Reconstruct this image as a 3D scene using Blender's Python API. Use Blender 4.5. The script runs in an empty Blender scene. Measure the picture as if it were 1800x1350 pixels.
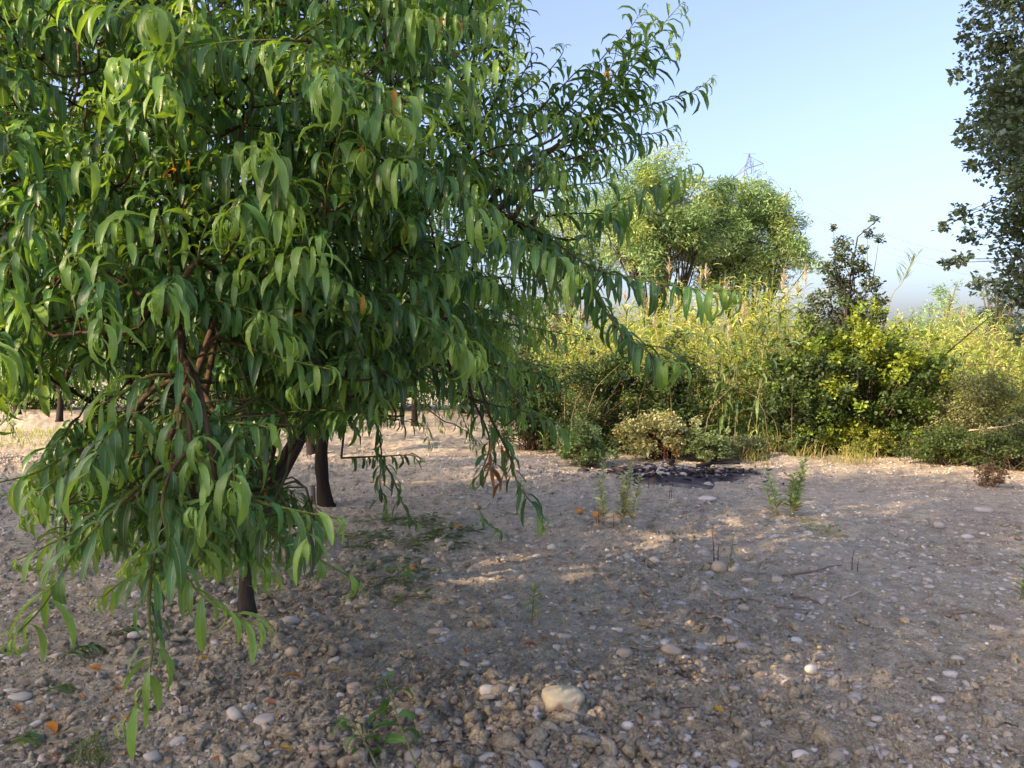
import bpy, bmesh, math
import numpy as np
from mathutils import Vector

R = math.radians
sc = bpy.context.scene
col = sc.collection

# ------------------------------------------------------------------ camera, sky, sun, exposure
CAM = np.array([0.0, 0.0, 1.5]); FPX = 1353.0
PITCH = math.atan(35 / FPX)
cam_d = bpy.data.cameras.new('camera'); cam = bpy.data.objects.new('camera', cam_d); col.objects.link(cam)
cam.location = CAM; cam.rotation_euler = (math.pi / 2 - PITCH, 0, 0)
cam_d.sensor_width = 36; cam_d.lens = 36 * FPX / 1800; cam_d.clip_end = 3000; cam_d.clip_start = 0.05
sc.camera = cam

SUN_EL, SUN_ROT = R(27), R(235)         # low sun from behind the camera on the left
sun_dir = Vector((math.sin(SUN_ROT) * math.cos(SUN_EL), math.cos(SUN_ROT) * math.cos(SUN_EL), math.sin(SUN_EL)))
world = bpy.data.worlds.new('World'); sc.world = world; world.use_nodes = True
wn = world.node_tree.nodes; wl = world.node_tree.links
sky = wn.new('ShaderNodeTexSky'); sky.sky_type = 'NISHITA'; sky.sun_disc = False
sky.sun_elevation = SUN_EL; sky.sun_rotation = SUN_ROT
sky.air_density = 1.0; sky.dust_density = 5.8; sky.ozone_density = 5.5; sky.altitude = 100
bg = wn['Background']; bg.inputs['Strength'].default_value = 0.15
wl.new(sky.outputs['Color'], bg.inputs['Color'])
sl = bpy.data.lights.new('sun', 'SUN'); sl.energy = 3.2; sl.angle = R(0.53); sl.color = (1.0, 0.86, 0.66)
so = bpy.data.objects.new('sun', sl); col.objects.link(so)
so.rotation_euler = sun_dir.to_track_quat('Z', 'Y').to_euler(); so.location = (-20, -14, 15)

sc.render.engine = 'CYCLES'
sc.view_settings.view_transform = 'Standard'; sc.view_settings.look = 'None'
sc.view_settings.gamma = 1.0; sc.view_settings.use_curve_mapping = False
sc.view_settings.exposure = 1.78
sc.view_settings.use_white_balance = True                # the camera balanced for the shade
sc.view_settings.white_balance_temperature = 7900; sc.view_settings.white_balance_tint = 26
sc.cycles.use_denoising = True
sc.cycles.max_bounces = 8; sc.cycles.diffuse_bounces = 4; sc.cycles.transmission_bounces = 4; sc.cycles.glossy_bounces = 2
sc.cycles.sample_clamp_indirect = 6

# ------------------------------------------------------------------ geometry helpers
ca, sa = math.cos(PITCH), math.sin(PITCH)
def P(px, py, d):
    """photo pixel at depth d along the view axis -> world point"""
    a = (px - 900) / FPX * d; b = (675 - py) / FPX * d
    return np.array([a, d * ca + b * sa, CAM[2] - d * sa + b * ca])
def G(px, py):
    """photo pixel -> point on the level ground"""
    b = (675 - py) / FPX
    d = CAM[2] / (sa - b * ca)
    p = P(px, py, d); return np.array([p[0], p[1], 0.0])
def project(p):
    p = np.asarray(p); q = p - CAM
    d = q[..., 1] * ca - q[..., 2] * sa; u = q[..., 1] * sa + q[..., 2] * ca
    dd = np.maximum(d, 1e-3)
    return 900 + q[..., 0] / dd * FPX, 675 - u / dd * FPX, d
def in_poly(x, y, poly):
    x = np.asarray(x, float); y = np.asarray(y, float); c = np.zeros(x.shape, bool); n = len(poly)
    for i in range(n):
        x0, y0 = poly[i]; x1, y1 = poly[(i + 1) % n]
        if y0 == y1: continue
        c ^= ((y0 > y) != (y1 > y)) & (x < (x1 - x0) * (y - y0) / (y1 - y0) + x0)
    return c
def sstep(a, b, x):
    t = np.clip((x - a) / (b - a), 0, 1); return t * t * (3 - 2 * t)
def _h(ix, iy, s):
    v = np.sin(ix * 127.1 + iy * 311.7 + s * 74.7) * 43758.5453
    return v - np.floor(v)
def vn(x, y, s=0):
    x = np.asarray(x, float); y = np.asarray(y, float)
    ix = np.floor(x); iy = np.floor(y); fx = x - ix; fy = y - iy
    fx = fx * fx * (3 - 2 * fx); fy = fy * fy * (3 - 2 * fy)
    a = _h(ix, iy, s) * (1 - fx) + _h(ix + 1, iy, s) * fx
    b = _h(ix, iy + 1, s) * (1 - fx) + _h(ix + 1, iy + 1, s) * fx
    return a * (1 - fy) + b * fy
def bil(x, y, f, s):
    # rotate the lattice so that creases do not line up with the axes
    c, k = math.cos(s * 1.3), math.sin(s * 1.3)
    return np.abs(2 * vn((x * c - y * k) * f, (x * k + y * c) * f, s) - 1)
def rough_mask(x, y):
    m = sstep(.35, .65, vn(x * .7, y * .7, 11)) * .5 + .5
    return m * (1 - .45 * sstep(.3, 2.2, x - .12 * y + .5))
def gh(x, y):
    x = np.asarray(x, float); y = np.asarray(y, float)
    z = .10 * (vn(x * .45, y * .45, 1) - .5) + .05 * (vn(x * 1.6, y * 1.6, 2) - .5)
    m = rough_mask(x, y)
    z = z + m * (.050 * (vn(x * 5.5, y * 5.5, 3) - .5) + .034 * (1 - bil(x, y, 10, 4)) ** 2 * vn(x * 3, y * 3, 9)
                 + .036 * (.5 - bil(x, y, 19, 5)) + .021 * (.5 - bil(x, y, 43, 6)))
    return z
def ghf(x, y): return float(gh(np.array([x]), np.array([y]))[0])

def mesh(name, V, F, uv=None, tint=None, smooth=True):
    V = np.ascontiguousarray(V, np.float32).reshape(-1, 3); F = np.ascontiguousarray(F, np.int32)
    k = F.shape[1]; nf = len(F)
    me = bpy.data.meshes.new(name)
    me.vertices.add(len(V)); me.vertices.foreach_set('co', V.ravel())
    me.loops.add(nf * k); me.loops.foreach_set('vertex_index', F.ravel())
    me.polygons.add(nf); me.polygons.foreach_set('loop_start', np.arange(0, nf * k, k, dtype=np.int32))
    if smooth: me.polygons.foreach_set('use_smooth', np.ones(nf, bool))
    if uv is not None:
        l = me.uv_layers.new(name='UVMap'); l.data.foreach_set('uv', np.ascontiguousarray(uv, np.float32).reshape(-1, 2)[F.ravel()].ravel())
    if tint is not None:
        a = me.color_attributes.new('tint', 'FLOAT_COLOR', 'POINT')
        t = np.ones((len(V), 4), np.float32); t[:, :3] = np.asarray(tint).reshape(-1, 3); a.data.foreach_set('color', t.ravel())
    me.update(); me.validate()
    return me
def obj(name, me, mat, parent=None, kind=None, loc=None):
    o = bpy.data.objects.new(name, me); col.objects.link(o)
    if mat is not None and not me.materials: me.materials.append(mat)
    if parent is not None: o.parent = parent
    if kind: o['kind'] = kind
    if loc is not None: o.location = loc
    return o
def tag(o, label, cat, group=None):
    o['label'] = label; o['category'] = cat
    if group: o['group'] = group
    return o
def thing(name, label, cat, loc=(0, 0, 0), group=None):
    o = bpy.data.objects.new(name, None); col.objects.link(o); o.location = loc; o.empty_display_size = .1
    return tag(o, label, cat, group)
def join(parts):
    """[(V,F[,uv][,tint])] of equal layout -> one"""
    off = 0; Vs = []; Fs = []; E = [[] for _ in parts[0][2:]]
    for p in parts:
        Vs.append(p[0].reshape(-1, 3)); Fs.append(p[1] + off); off += len(Vs[-1])
        for i, e in enumerate(p[2:]): E[i].append(e.reshape(len(Vs[-1]), -1))
    return (np.concatenate(Vs), np.concatenate(Fs), *[np.concatenate(e) for e in E])
def smooth_line(pts, n):
    pts = np.asarray(pts, float)
    if len(pts) == 2: return pts[0] + (pts[1] - pts[0]) * np.linspace(0, 1, n)[:, None]
    Pp = np.vstack([2 * pts[0] - pts[1], pts, 2 * pts[-1] - pts[-2]]); m = len(pts) - 1
    t = np.linspace(0, m - 1e-6, n); i = t.astype(int); f = (t - i)[:, None]
    a, b, c, d = Pp[i], Pp[i + 1], Pp[i + 2], Pp[i + 3]
    return .5 * (2 * b + (c - a) * f + (2 * a - 5 * b + 4 * c - d) * f ** 2 + (3 * b - 3 * c + d - a) * f ** 3)
def tube(pts, r, sides=6, tint=None, jit=0, rg=None):
    pts = np.asarray(pts, float); n = len(pts); r = np.broadcast_to(np.asarray(r, float), (n,)).copy()
    t = np.gradient(pts, axis=0); t /= np.linalg.norm(t, axis=1)[:, None] + 1e-9
    ref = np.array([0, 0, 1.0]) if abs(t[:, 2]).mean() < .8 else np.array([1.0, .2, 0])
    u = np.cross(t, ref); u /= np.linalg.norm(u, axis=1)[:, None] + 1e-9; v = np.cross(t, u)
    a = np.arange(sides) / sides * 2 * np.pi
    rr = r[:, None] * np.ones(sides)
    if jit and rg is not None: rr = rr * (1 + jit * (rg.random((n, sides)) - .5))
    V = pts[:, None] + rr[..., None] * (np.cos(a)[None, :, None] * u[:, None] + np.sin(a)[None, :, None] * v[:, None])
    V = np.concatenate([V.reshape(-1, 3), pts[:1], pts[-1:]])
    F = []
    for i in range(n - 1):
        for j in range(sides):
            k = (j + 1) % sides
            F.append((i * sides + j, i * sides + k, (i + 1) * sides + k)); F.append((i * sides + j, (i + 1) * sides + k, (i + 1) * sides + j))
    for j in range(sides):
        k = (j + 1) % sides
        F.append((n * sides, k, j)); F.append((n * sides + 1, (n - 1) * sides + j, (n - 1) * sides + k))
    out = (V, np.array(F, np.int32))
    if tint is not None:
        T = np.asarray(tint, float)
        if T.ndim == 1: T = np.broadcast_to(T, (len(V), 3))
        else:
            T = np.concatenate([np.repeat(T, sides, 0), T[:1], T[-1:]])
        out += (T,)
    return out

def leaves(base, az, th0, kap, L, W, rg, rows=9, fold=.42, wave=.2, twist=.38, bend=.85, quick=1.7, petiole=.07, cols3=True):
    """lance-shaped leaves: (n,rows*3,3) verts, quads, uv"""
    n = len(base); t = np.linspace(0, 1, rows)[None]
    az_t = az[:, None] + (rg.random((n, 1)) - .5) * 2 * bend * t
    q = np.broadcast_to(np.asarray(quick, float), (n,))[:, None]
    th = th0[:, None] - kap[:, None] * (1 - (1 - t) ** q)
    h = np.stack([np.cos(az_t), np.sin(az_t), np.zeros_like(az_t)], -1)
    z = np.array([0, 0, 1.0])
    T = np.cos(th)[..., None] * h + np.sin(th)[..., None] * z
    N = -np.sin(th)[..., None] * h + np.cos(th)[..., None] * z
    S = np.cross(N, T)
    tw = ((rg.random((n, 1)) - .5) * 2 * twist + (rg.random((n, 1)) - .5) * 2 * twist * t)[..., None]
    S, N = S * np.cos(tw) + N * np.sin(tw), N * np.cos(tw) - S * np.sin(tw)
    ds = (L / (rows - 1))[:, None, None]
    C = base[:, None] + np.cumsum(np.concatenate([np.zeros((n, 1, 3)), (T[:, 1:] + T[:, :-1]) * .5], 1), 1) * ds
    x = np.clip((t - petiole) / (1 - petiole), 0, 1)
    prof = (x ** .62) * (1 - x) ** .72; prof = prof / prof.max() * .5 + .012
    w = W[:, None] * prof
    ph = rg.random((n, 1)) * 6.28; k = 2 * np.pi * (2.2 + 1.6 * rg.random((n, 1)))
    fo = (fold * (.5 + rg.random((n, 1)))) * w
    e1 = C + S * w[..., None] * .94 + N * (fo + wave * w * np.sin(k * t + ph))[..., None]
    e2 = C - S * w[..., None] * .94 + N * (fo + wave * w * np.sin(k * t * 1.13 + ph + 1.9))[..., None]
    V = np.stack([e1, C, e2], 2).reshape(n, rows * 3, 3)
    f = []
    for i in range(rows - 1):
        a = i * 3
        f += [(a, a + 3, a + 4, a + 1), (a + 1, a + 4, a + 5, a + 2)]
    f = np.array(f, np.int32)[:, ::-1]
    u = np.tile(np.stack([np.tile([0, .5, 1.0], rows), np.repeat(t[0], 3)], -1), (n, 1, 1))
    return V, f, u
def merge_leaves(V, f, u, c):
    n, m = V.shape[:2]
    F = (f[None] + (np.arange(n) * m)[:, None, None]).reshape(-1, 4)
    return V.reshape(-1, 3), F, u.reshape(-1, 2), np.repeat(c, m, 0)
def stamp(TV, TF, M, loc, cols=None):
    n, m = len(loc), len(TV)
    V = np.einsum('nij,mj->nmi', M, TV) + loc[:, None]
    F = (TF[None] + (np.arange(n) * m)[:, None, None]).reshape(-1, TF.shape[1])
    return (V.reshape(-1, 3), F) + ((np.repeat(cols, m, 0),) if cols is not None else ())
def rand_rot(rg, n, tilt=None):
    """random rotations; tilt limits how far local z leans"""
    a = rg.random(n) * 2 * np.pi
    if tilt is None: ct = rg.random(n) * 2 - 1
    else: ct = np.cos(rg.random(n) * tilt)
    st = np.sqrt(1 - ct ** 2); b = rg.random(n) * 2 * np.pi
    z = np.stack([st * np.cos(b), st * np.sin(b), ct], -1)
    r = np.stack([np.cos(a), np.sin(a), 0 * a], -1)
    x = r - z * (r * z).sum(-1, keepdims=True)
    bad = np.linalg.norm(x, axis=-1) < .05; x[bad] = np.cross(z[bad], [0.3, .2, 1.0])
    x /= np.linalg.norm(x, axis=-1, keepdims=True); y = np.cross(z, x)
    return np.stack([x, y, z], -1)

# ------------------------------------------------------------------ materials
def new_mat(name):
    m = bpy.data.materials.new(name); m.use_nodes = True
    nt = m.node_tree; nt.nodes.clear(); return m, nt.nodes, nt.links
def mrgb(nodes, links, fac, a, b, mode='MIX'):
    x = nodes.new('ShaderNodeMix'); x.data_type = 'RGBA'; x.blend_type = mode
    for s, v in ((0, fac), (6, a), (7, b)):
        if hasattr(v, 'links'): links.new(v, x.inputs[s])
        else: x.inputs[s].default_value = v if s == 0 else (*v[:3], 1)
    return x.outputs[2]
def mth(nodes, links, op, a, b=None, c=None):
    x = nodes.new('ShaderNodeMath'); x.operation = op
    for i, v in enumerate((a, b, c)):
        if v is None: continue
        if hasattr(v, 'links'): links.new(v, x.inputs[i])
        else: x.inputs[i].default_value = v
    return x.outputs[0]
def noise(nodes, links, scale, detail=4, rough=.6, vec=None, out='Fac'):
    n = nodes.new('ShaderNodeTexNoise'); n.inputs['Scale'].default_value = scale
    n.inputs['Detail'].default_value = detail; n.inputs['Roughness'].default_value = rough
    if vec is not None: links.new(vec, n.inputs['Vector'])
    return n.outputs[out]
def ramp(nodes, links, fac, stops):
    r = nodes.new('ShaderNodeValToRGB'); e = r.color_ramp.elements
    while len(e) < len(stops): e.new(.5)
    for x, (p, c) in zip(e, stops): x.position = p; x.color = (*c, 1)
    links.new(fac, r.inputs[0]); return r.outputs[0]
def leaf_mat(name, trans=.35, rough=.42, spec=.5, veins=False, back=.3, warm=(1.5, 1.25, .35)):
    m, N, L = new_mat(name)
    at = N.new('ShaderNodeAttribute'); at.attribute_name = 'tint'
    c = at.outputs['Color']
    geo = N.new('ShaderNodeNewGeometry'); oi = N.new('ShaderNodeObjectInfo')
    nz = noise(N, L, 26, 2, .6, geo.outputs['Position'])
    c = mrgb(N, L, mth(N, L, 'MULTIPLY', nz, .45), c, mrgb(N, L, 1, c, (.55, .6, .6), 'MULTIPLY'))
    bmp = None
    if veins:
        uv = N.new('ShaderNodeUVMap'); sp = N.new('ShaderNodeSeparateXYZ'); L.new(uv.outputs[0], sp.inputs[0])
        du = mth(N, L, 'ABSOLUTE', mth(N, L, 'SUBTRACT', sp.outputs[0], .5))
        rib = mth(N, L, 'LESS_THAN', du, .045)
        c = mrgb(N, L, mth(N, L, 'MULTIPLY', rib, .55), c, (.30, .38, .12))
        wv = mth(N, L, 'SINE', mth(N, L, 'SUBTRACT', mth(N, L, 'MULTIPLY', sp.outputs[1], 125), mth(N, L, 'MULTIPLY', du, 24)))
        # small blemishes with a shape of their own
        bl = noise(N, L, 55, 1, .5, geo.outputs['Position'])
        c = mrgb(N, L, mth(N, L, 'MULTIPLY', mth(N, L, 'GREATER_THAN', bl, .745), .6), c, (.32, .24, .05))
        bmp = N.new('ShaderNodeBump'); bmp.inputs['Strength'].default_value = .13; bmp.inputs['Distance'].default_value = .002
        L.new(wv, bmp.inputs['Height'])
    c2 = mrgb(N, L, mth(N, L, 'MULTIPLY', geo.outputs['Backfacing'], back), c, (.17, .23, .12))
    p = N.new('ShaderNodeBsdfPrincipled'); L.new(c2, p.inputs['Base Color'])
    p.inputs['Roughness'].default_value = rough; p.inputs['Specular IOR Level'].default_value = spec
    tr = N.new('ShaderNodeBsdfTranslucent'); L.new(mrgb(N, L, 1, c, warm, 'MULTIPLY'), tr.inputs['Color'])
    if bmp is not None: L.new(bmp.outputs[0], p.inputs['Normal'])
    ms = N.new('ShaderNodeMixShader'); ms.inputs[0].default_value = trans
    L.new(p.outputs[0], ms.inputs[1]); L.new(tr.outputs[0], ms.inputs[2])
    o = N.new('ShaderNodeOutputMaterial'); L.new(ms.outputs[0], o.inputs[0])
    return m
def tint_mat(name, rough=.8, var=.4, nscale=30, bump=.3, dist=.004, spec=.2, fixed=None, obj_rand=0, dark=(.5, .5, .52)):
    m, N, L = new_mat(name)
    if fixed is None:
        at = N.new('ShaderNodeAttribute'); at.attribute_name = 'tint'; c = at.outputs['Color']
    else:
        rg = N.new('ShaderNodeRGB'); rg.outputs[0].default_value = (*fixed, 1); c = rg.outputs[0]
    tc = N.new('ShaderNodeTexCoord')
    nz = noise(N, L, nscale, 6, .65, tc.outputs['Object'])
    c = mrgb(N, L, mth(N, L, 'MULTIPLY', nz, var * 1.6), c, mrgb(N, L, 1, c, dark, 'MULTIPLY'))
    if obj_rand:
        oi = N.new('ShaderNodeObjectInfo')
        c = mrgb(N, L, 1, c, ramp(N, L, oi.outputs['Random'], [(0, (.55, .5, .45)), (.35, (.95, .87, .77)), (.7, (1.05, 1.03, 1.0)), (1, (1.25, 1.24, 1.22))]), 'MULTIPLY')
    p = N.new('ShaderNodeBsdfPrincipled'); L.new(c, p.inputs['Base Color'])
    p.inputs['Roughness'].default_value = rough; p.inputs['Specular IOR Level'].default_value = spec
    if bump:
        b = N.new('ShaderNodeBump'); b.inputs['Strength'].default_value = bump; b.inputs['Distance'].default_value = dist
        L.new(noise(N, L, nscale * 2.2, 6, .7, tc.outputs['Object']), b.inputs['Height']); L.new(b.outputs[0], p.inputs['Normal'])
    o = N.new('ShaderNodeOutputMaterial'); L.new(p.outputs[0], o.inputs[0])
    return m
def soil_mat(name, base=((.155, .131, .092), (.375, .331, .245), (.57, .51, .39))):
    m, N, L = new_mat(name)
    g = N.new('ShaderNodeNewGeometry'); pos = g.outputs['Position']
    c = ramp(N, L, noise(N, L, 9, 8, .7, pos), [(.28, base[0]), (.52, base[1]), (.75, base[2])])
    big = noise(N, L, .9, 3, .5, pos)
    c = mrgb(N, L, mth(N, L, 'MULTIPLY', sstep_node(N, L, big, .42, .68), .5), c, (.44, .405, .32))
    fine = noise(N, L, 85, 5, .8, pos)
    c = mrgb(N, L, .75, c, ramp(N, L, fine, [(.32, (.36, .33, .30)), (.5, (.95, .95, .95)), (.70, (1.6, 1.58, 1.55))]), 'MULTIPLY')
    p = N.new('ShaderNodeBsdfPrincipled'); L.new(c, p.inputs['Base Color'])
    p.inputs['Roughness'].default_value = .95; p.inputs['Specular IOR Level'].default_value = .1
    b = N.new('ShaderNodeBump'); b.inputs['Strength'].default_value = .9; b.inputs['Distance'].default_value = .014
    L.new(noise(N, L, 95, 7, .8, pos), b.inputs['Height']); L.new(b.outputs[0], p.inputs['Normal'])
    o = N.new('ShaderNodeOutputMaterial'); L.new(p.outputs[0], o.inputs[0])
    return m
def sstep_node(N, L, v, a, b):
    r = N.new('ShaderNodeMapRange'); r.interpolation_type = 'SMOOTHSTEP'
    r.inputs[1].default_value = a; r.inputs[2].default_value = b; L.new(v, r.inputs[0]); return r.outputs[0]

M_soil = soil_mat('dry_soil')
M_clod = soil_mat('clod_soil', ((.175, .147, .104), (.405, .355, .265), (.60, .54, .415)))
M_peb = tint_mat('pebble_stone', .75, .3, 18, .25, .003, .3)
M_pebo = tint_mat('pebble_stone_single', .75, .3, 18, .25, .003, .3, fixed=(.42, .38, .315), obj_rand=1)
M_peach = leaf_mat('peach_leaf', .42, .34, .5, veins=True, warm=(1.5, 1.35, .40))
M_far_peach = leaf_mat('peach_leaf_far', .30, .4, .5)
M_herb = leaf_mat('herb_leaf', .35, .55, .3)
M_cane = leaf_mat('cane_leaf', .42, .5, .35, back=.1, warm=(1.35, 1.2, .4))
M_bush = leaf_mat('bush_leaf', .42, .5, .4, back=.15)
M_ash = leaf_mat('ash_tree_leaf', .40, .55, .3, back=.15, warm=(1.25, 1.15, .6))
M_oak = leaf_mat('oak_leaf', .22, .4, .5, back=.3)
M_dry = leaf_mat('dry_leaf', .25, .7, .15, back=.1, warm=(1.3, 1.0, .6))
M_bark = tint_mat('bark', .9, .6, 45, .9, .012, .1)
M_wood = tint_mat('dead_wood', .85, .5, 60, .5, .003, .15)
M_steel = tint_mat('galvanised_steel', .5, .1, 5, 0, 0, .4, fixed=(.085, .11, .15))
M_char = tint_mat('charcoal', .9, .6, 60, .6, .004, .2)

rng = np.random.default_rng(11)
GREEN = np.array([.064, .190, .062]); YOUNG = np.array([.26, .47, .10])

# ------------------------------------------------------------------ ground
def build_ground():
    ss = np.linspace(-.86, .86, 600)
    py = np.linspace(1, 0, 470)
    ys = [1.3]
    while ys[-1] < 34: ys.append(ys[-1] + max(.011, ys[-1] ** 2 / 900))
    ys = np.array(ys)
    S, Y = np.meshgrid(ss, ys); X = S * (Y + .4)
    Z = gh(X, Y)
    edge = sstep(.86, .78, np.abs(S)) * sstep(1.3, 1.7, Y) * sstep(34, 28, Y)
    Z = Z * edge - .14 * (1 - edge)
    V = np.stack([X, Y, Z], -1).reshape(-1, 3)
    a, b = len(ys), len(ss)
    I = np.arange(a * b).reshape(a, b)
    F = np.stack([I[:-1, :-1], I[:-1, 1:], I[1:, 1:], I[1:, :-1]], -1).reshape(-1, 4)
    g = obj('ground', mesh('ground', V, F), M_soil, kind='structure')
    # the land beyond, lying just under the orchard soil
    xs = np.array([-900, -300, -100, -40, -15, 0, 15, 40, 100, 300, 900.]); y2 = np.array([-600, -200, -60, -20, 0, 20, 40, 80, 200, 600, 1600.])
    X, Y = np.meshgrid(xs, y2); Z = np.full_like(X, -.13)
    I = np.arange(X.size).reshape(X.shape)
    F = np.stack([I[:-1, :-1], I[:-1, 1:], I[1:, 1:], I[1:, :-1]], -1).reshape(-1, 4)
    obj('terrain', mesh('terrain', np.stack([X, Y, Z], -1), F), M_soil, kind='structure')
    return g
ground = build_ground()

# stone and clod shapes
def ico(sub):
    bm = bmesh.new(); bmesh.ops.create_icosphere(bm, subdivisions=sub, radius=1)
    V = np.array([v.co[:] for v in bm.verts]); F = np.array([[v.index for v in f.verts] for f in bm.faces], np.int32); bm.free()
    return V, F
ICO = {k: ico(k) for k in (1, 2, 3, 4)}
ICO[0] = (np.array([[1, 0, 0], [-1, 0, 0], [0, 1, 0], [0, -1, 0], [0, 0, 1], [0, 0, -1.]]), np.array([[4, 0, 2], [4, 2, 1], [4, 1, 3], [4, 3, 0], [5, 2, 0], [5, 1, 2], [5, 3, 1], [5, 0, 3]], np.int32))
def stone_shape(sub, rg, lump=.12, rough=0.0, flat=.6, square=.0):
    V, F = ICO[sub]; V = V.copy()
    d = np.zeros(len(V))
    for _ in range(5):
        k = rg.normal(size=3) * 1.6; d += np.sin(V @ k + rg.random() * 6.28) * lump / 2
    if rough:
        for f in (4, 8, 14):
            for _ in range(3):
                k = rg.normal(size=3) * f; d += np.sin(V @ k + rg.random() * 6.28) * rough / f * 2.4
    if square: V = np.sign(V) * np.abs(V) ** (1 - square)
    V = V * (1 + d)[:, None]
    V = V * np.array([1, .65 + .3 * rg.random(), flat * (.8 + .4 * rg.random())])
    return V, F
PEB_COLS = np.array([[.43, .405, .35], [.50, .47, .41], [.37, .335, .28], [.45, .39, .31], [.41, .40, .375], [.31, .255, .19], [.54, .52, .46]])

def scatter_ground():
    rg = np.random.default_rng(5)
    def spots(n, pw=1.0, lo=655, hi=1430):
        py = lo + (hi - lo) * rg.random(n) ** pw
        y = CAM[2] * FPX / (py - 640); s = (rg.random(n) - .5) * 1.6
        return s * (y + .3), y
    # tiny pebbles, chips and crumbs: real geometry in two joined parts
    pv = []; cv = []
    n = 24000
    x, y = spots(n, .85, 690); r = np.exp(rg.normal(-5.0, .6, n)); r = np.maximum(r, .0012 * y); r = np.minimum(r, .035)
    k = y < 16; x, y, r = x[k], y[k], r[k]; n = len(x)
    c = PEB_COLS[rg.integers(0, 7, n)] * (.7 + .45 * rg.random((n, 1)))
    z = gh(x, y) - r * .05
    which = rg.integers(0, 10, n); small = (r > .008).astype(int) + (r > .018)
    for t in range(10):
        for sm in (0, 1, 2):
            q = (which == t) & (small == sm)
            if not q.any(): continue
            TV, TF = stone_shape(sm, rg, .2 if t < 5 else .32, .1, .5 if t < 5 else .4, .0 if t < 5 else .3)
            pv.append(stamp(TV, TF, rand_rot(rg, q.sum(), .45) * r[q][:, None, None], np.stack([x[q], y[q], z[q]], -1), c[q]))
    # flat stones over the middle distance
    n = 9000; y = 4.5 + 8.5 * rg.random(n) ** .8; x = (rg.random(n) - .5) * 1.6 * (y + .3); r = np.clip(np.exp(rg.normal(-4.0, .4, n)), .0026 * y, .05)
    c = PEB_COLS[rg.integers(0, 7, n)] * (.7 + .45 * rg.random((n, 1))); z = gh(x, y) - r * .1; which = rg.integers(0, 6, n)
    for t in range(6):
        q = (which == t) & (y < 7.5); TV, TF = stone_shape(1, rg, .3, .1, .45, .2); q2 = (which == t) & (y >= 7.5); OV, OF = stone_shape(0, rg, .3, .1, .6, 0)
        pv.append(stamp(OV, OF, rand_rot(rg, q2.sum(), .4) * r[q2][:, None, None], np.stack([x[q2], y[q2], z[q2]], -1), c[q2]))
        pv.append(stamp(TV, TF, rand_rot(rg, q.sum(), .4) * r[q][:, None, None], np.stack([x[q], y[q], z[q]], -1), c[q]))
    # crumbs of soil
    n = 36000
    x, y = spots(n, .8, 700); m = rough_mask(x, y); k = (rg.random(n) < m ** 1.3) & (y < 14); x, y = x[k], y[k]; n = len(x)
    r = np.exp(rg.normal(-4.55, .5, n)) * (.6 + .5 * rough_mask(x, y)); r = np.clip(r, .0012 * y, .04)
    z = gh(x, y) + r * .15; which = rg.integers(0, 8, n); small = (r > .011).astype(int) + (r > .024)
    for t in range(8):
        for sm in (0, 1, 2):
            q = (which == t) & (small == sm)
            if not q.any(): continue
            TV, TF = stone_shape(sm, rg, .42, .4, .7)
            cv.append(stamp(TV, TF, rand_rot(rg, q.sum(), .9) * r[q][:, None, None], np.stack([x[q], y[q], z[q]], -1)))
    V, F, T = join(pv); obj('pebbles', mesh('pebbles', V, F, tint=T), M_peb, ground, 'stuff')
    V, F = join(cv); obj('soil_crumbs', mesh('soil_crumbs', V, F, smooth=False), M_clod, ground, 'stuff')
    # dry litter: straws, bark chips
    n = 1500
    x, y = spots(n, .9, 700); k = y < 13; x, y = x[k], y[k]; n = len(x)
    TV = np.array([[-1, -.05, 0], [-1, .05, .0], [0, -.06, .05], [0, .06, .06], [1, -.03, -.02], [1, .04, 0.0]]); TF = np.array([[0, 2, 3, 1], [2, 4, 5, 3]], np.int32)
    ln = np.exp(rg.normal(-3.8, .5, n)); Mx = rand_rot(rg, n, .25) * ln[:, None, None]
    c = np.array([[.36, .30, .22], [.22, .17, .12], [.45, .41, .34]])[rg.integers(0, 3, n)]
    V, F, T = stamp(TV, TF, Mx, np.stack([x, y, gh(x, y) + .008], -1), c)
    obj('dry_litter', mesh('dry_litter', V, F, tint=T), M_wood, ground, 'stuff')
    # the pebbles that show largest: one object each, resting in the soil
    shapes = []
    for t in range(10):
        TV, TF = stone_shape(2, rg, .22, .05, .55, .25 if t % 3 == 0 else 0)
        shapes.append(mesh('pebble', TV, TF)); shapes[-1].materials.append(M_pebo)
    x, y = spots(300, .8, 740, 1380)
    for i in range(230):
        r = min(.045, max(.012, math.exp(rg.normal(-3.95, .35)))) * (1.0 if y[i] < 6 else 1.25)
        o = obj('pebble', shapes[i % 10], None, ground, loc=(x[i], y[i], ghf(x[i], y[i]) + r * .02))
        o.scale = (r, r, r * .9); o.rotation_euler = (rg.normal() * .2, rg.normal() * .2, rg.random() * 6.28)
scatter_ground()
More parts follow.
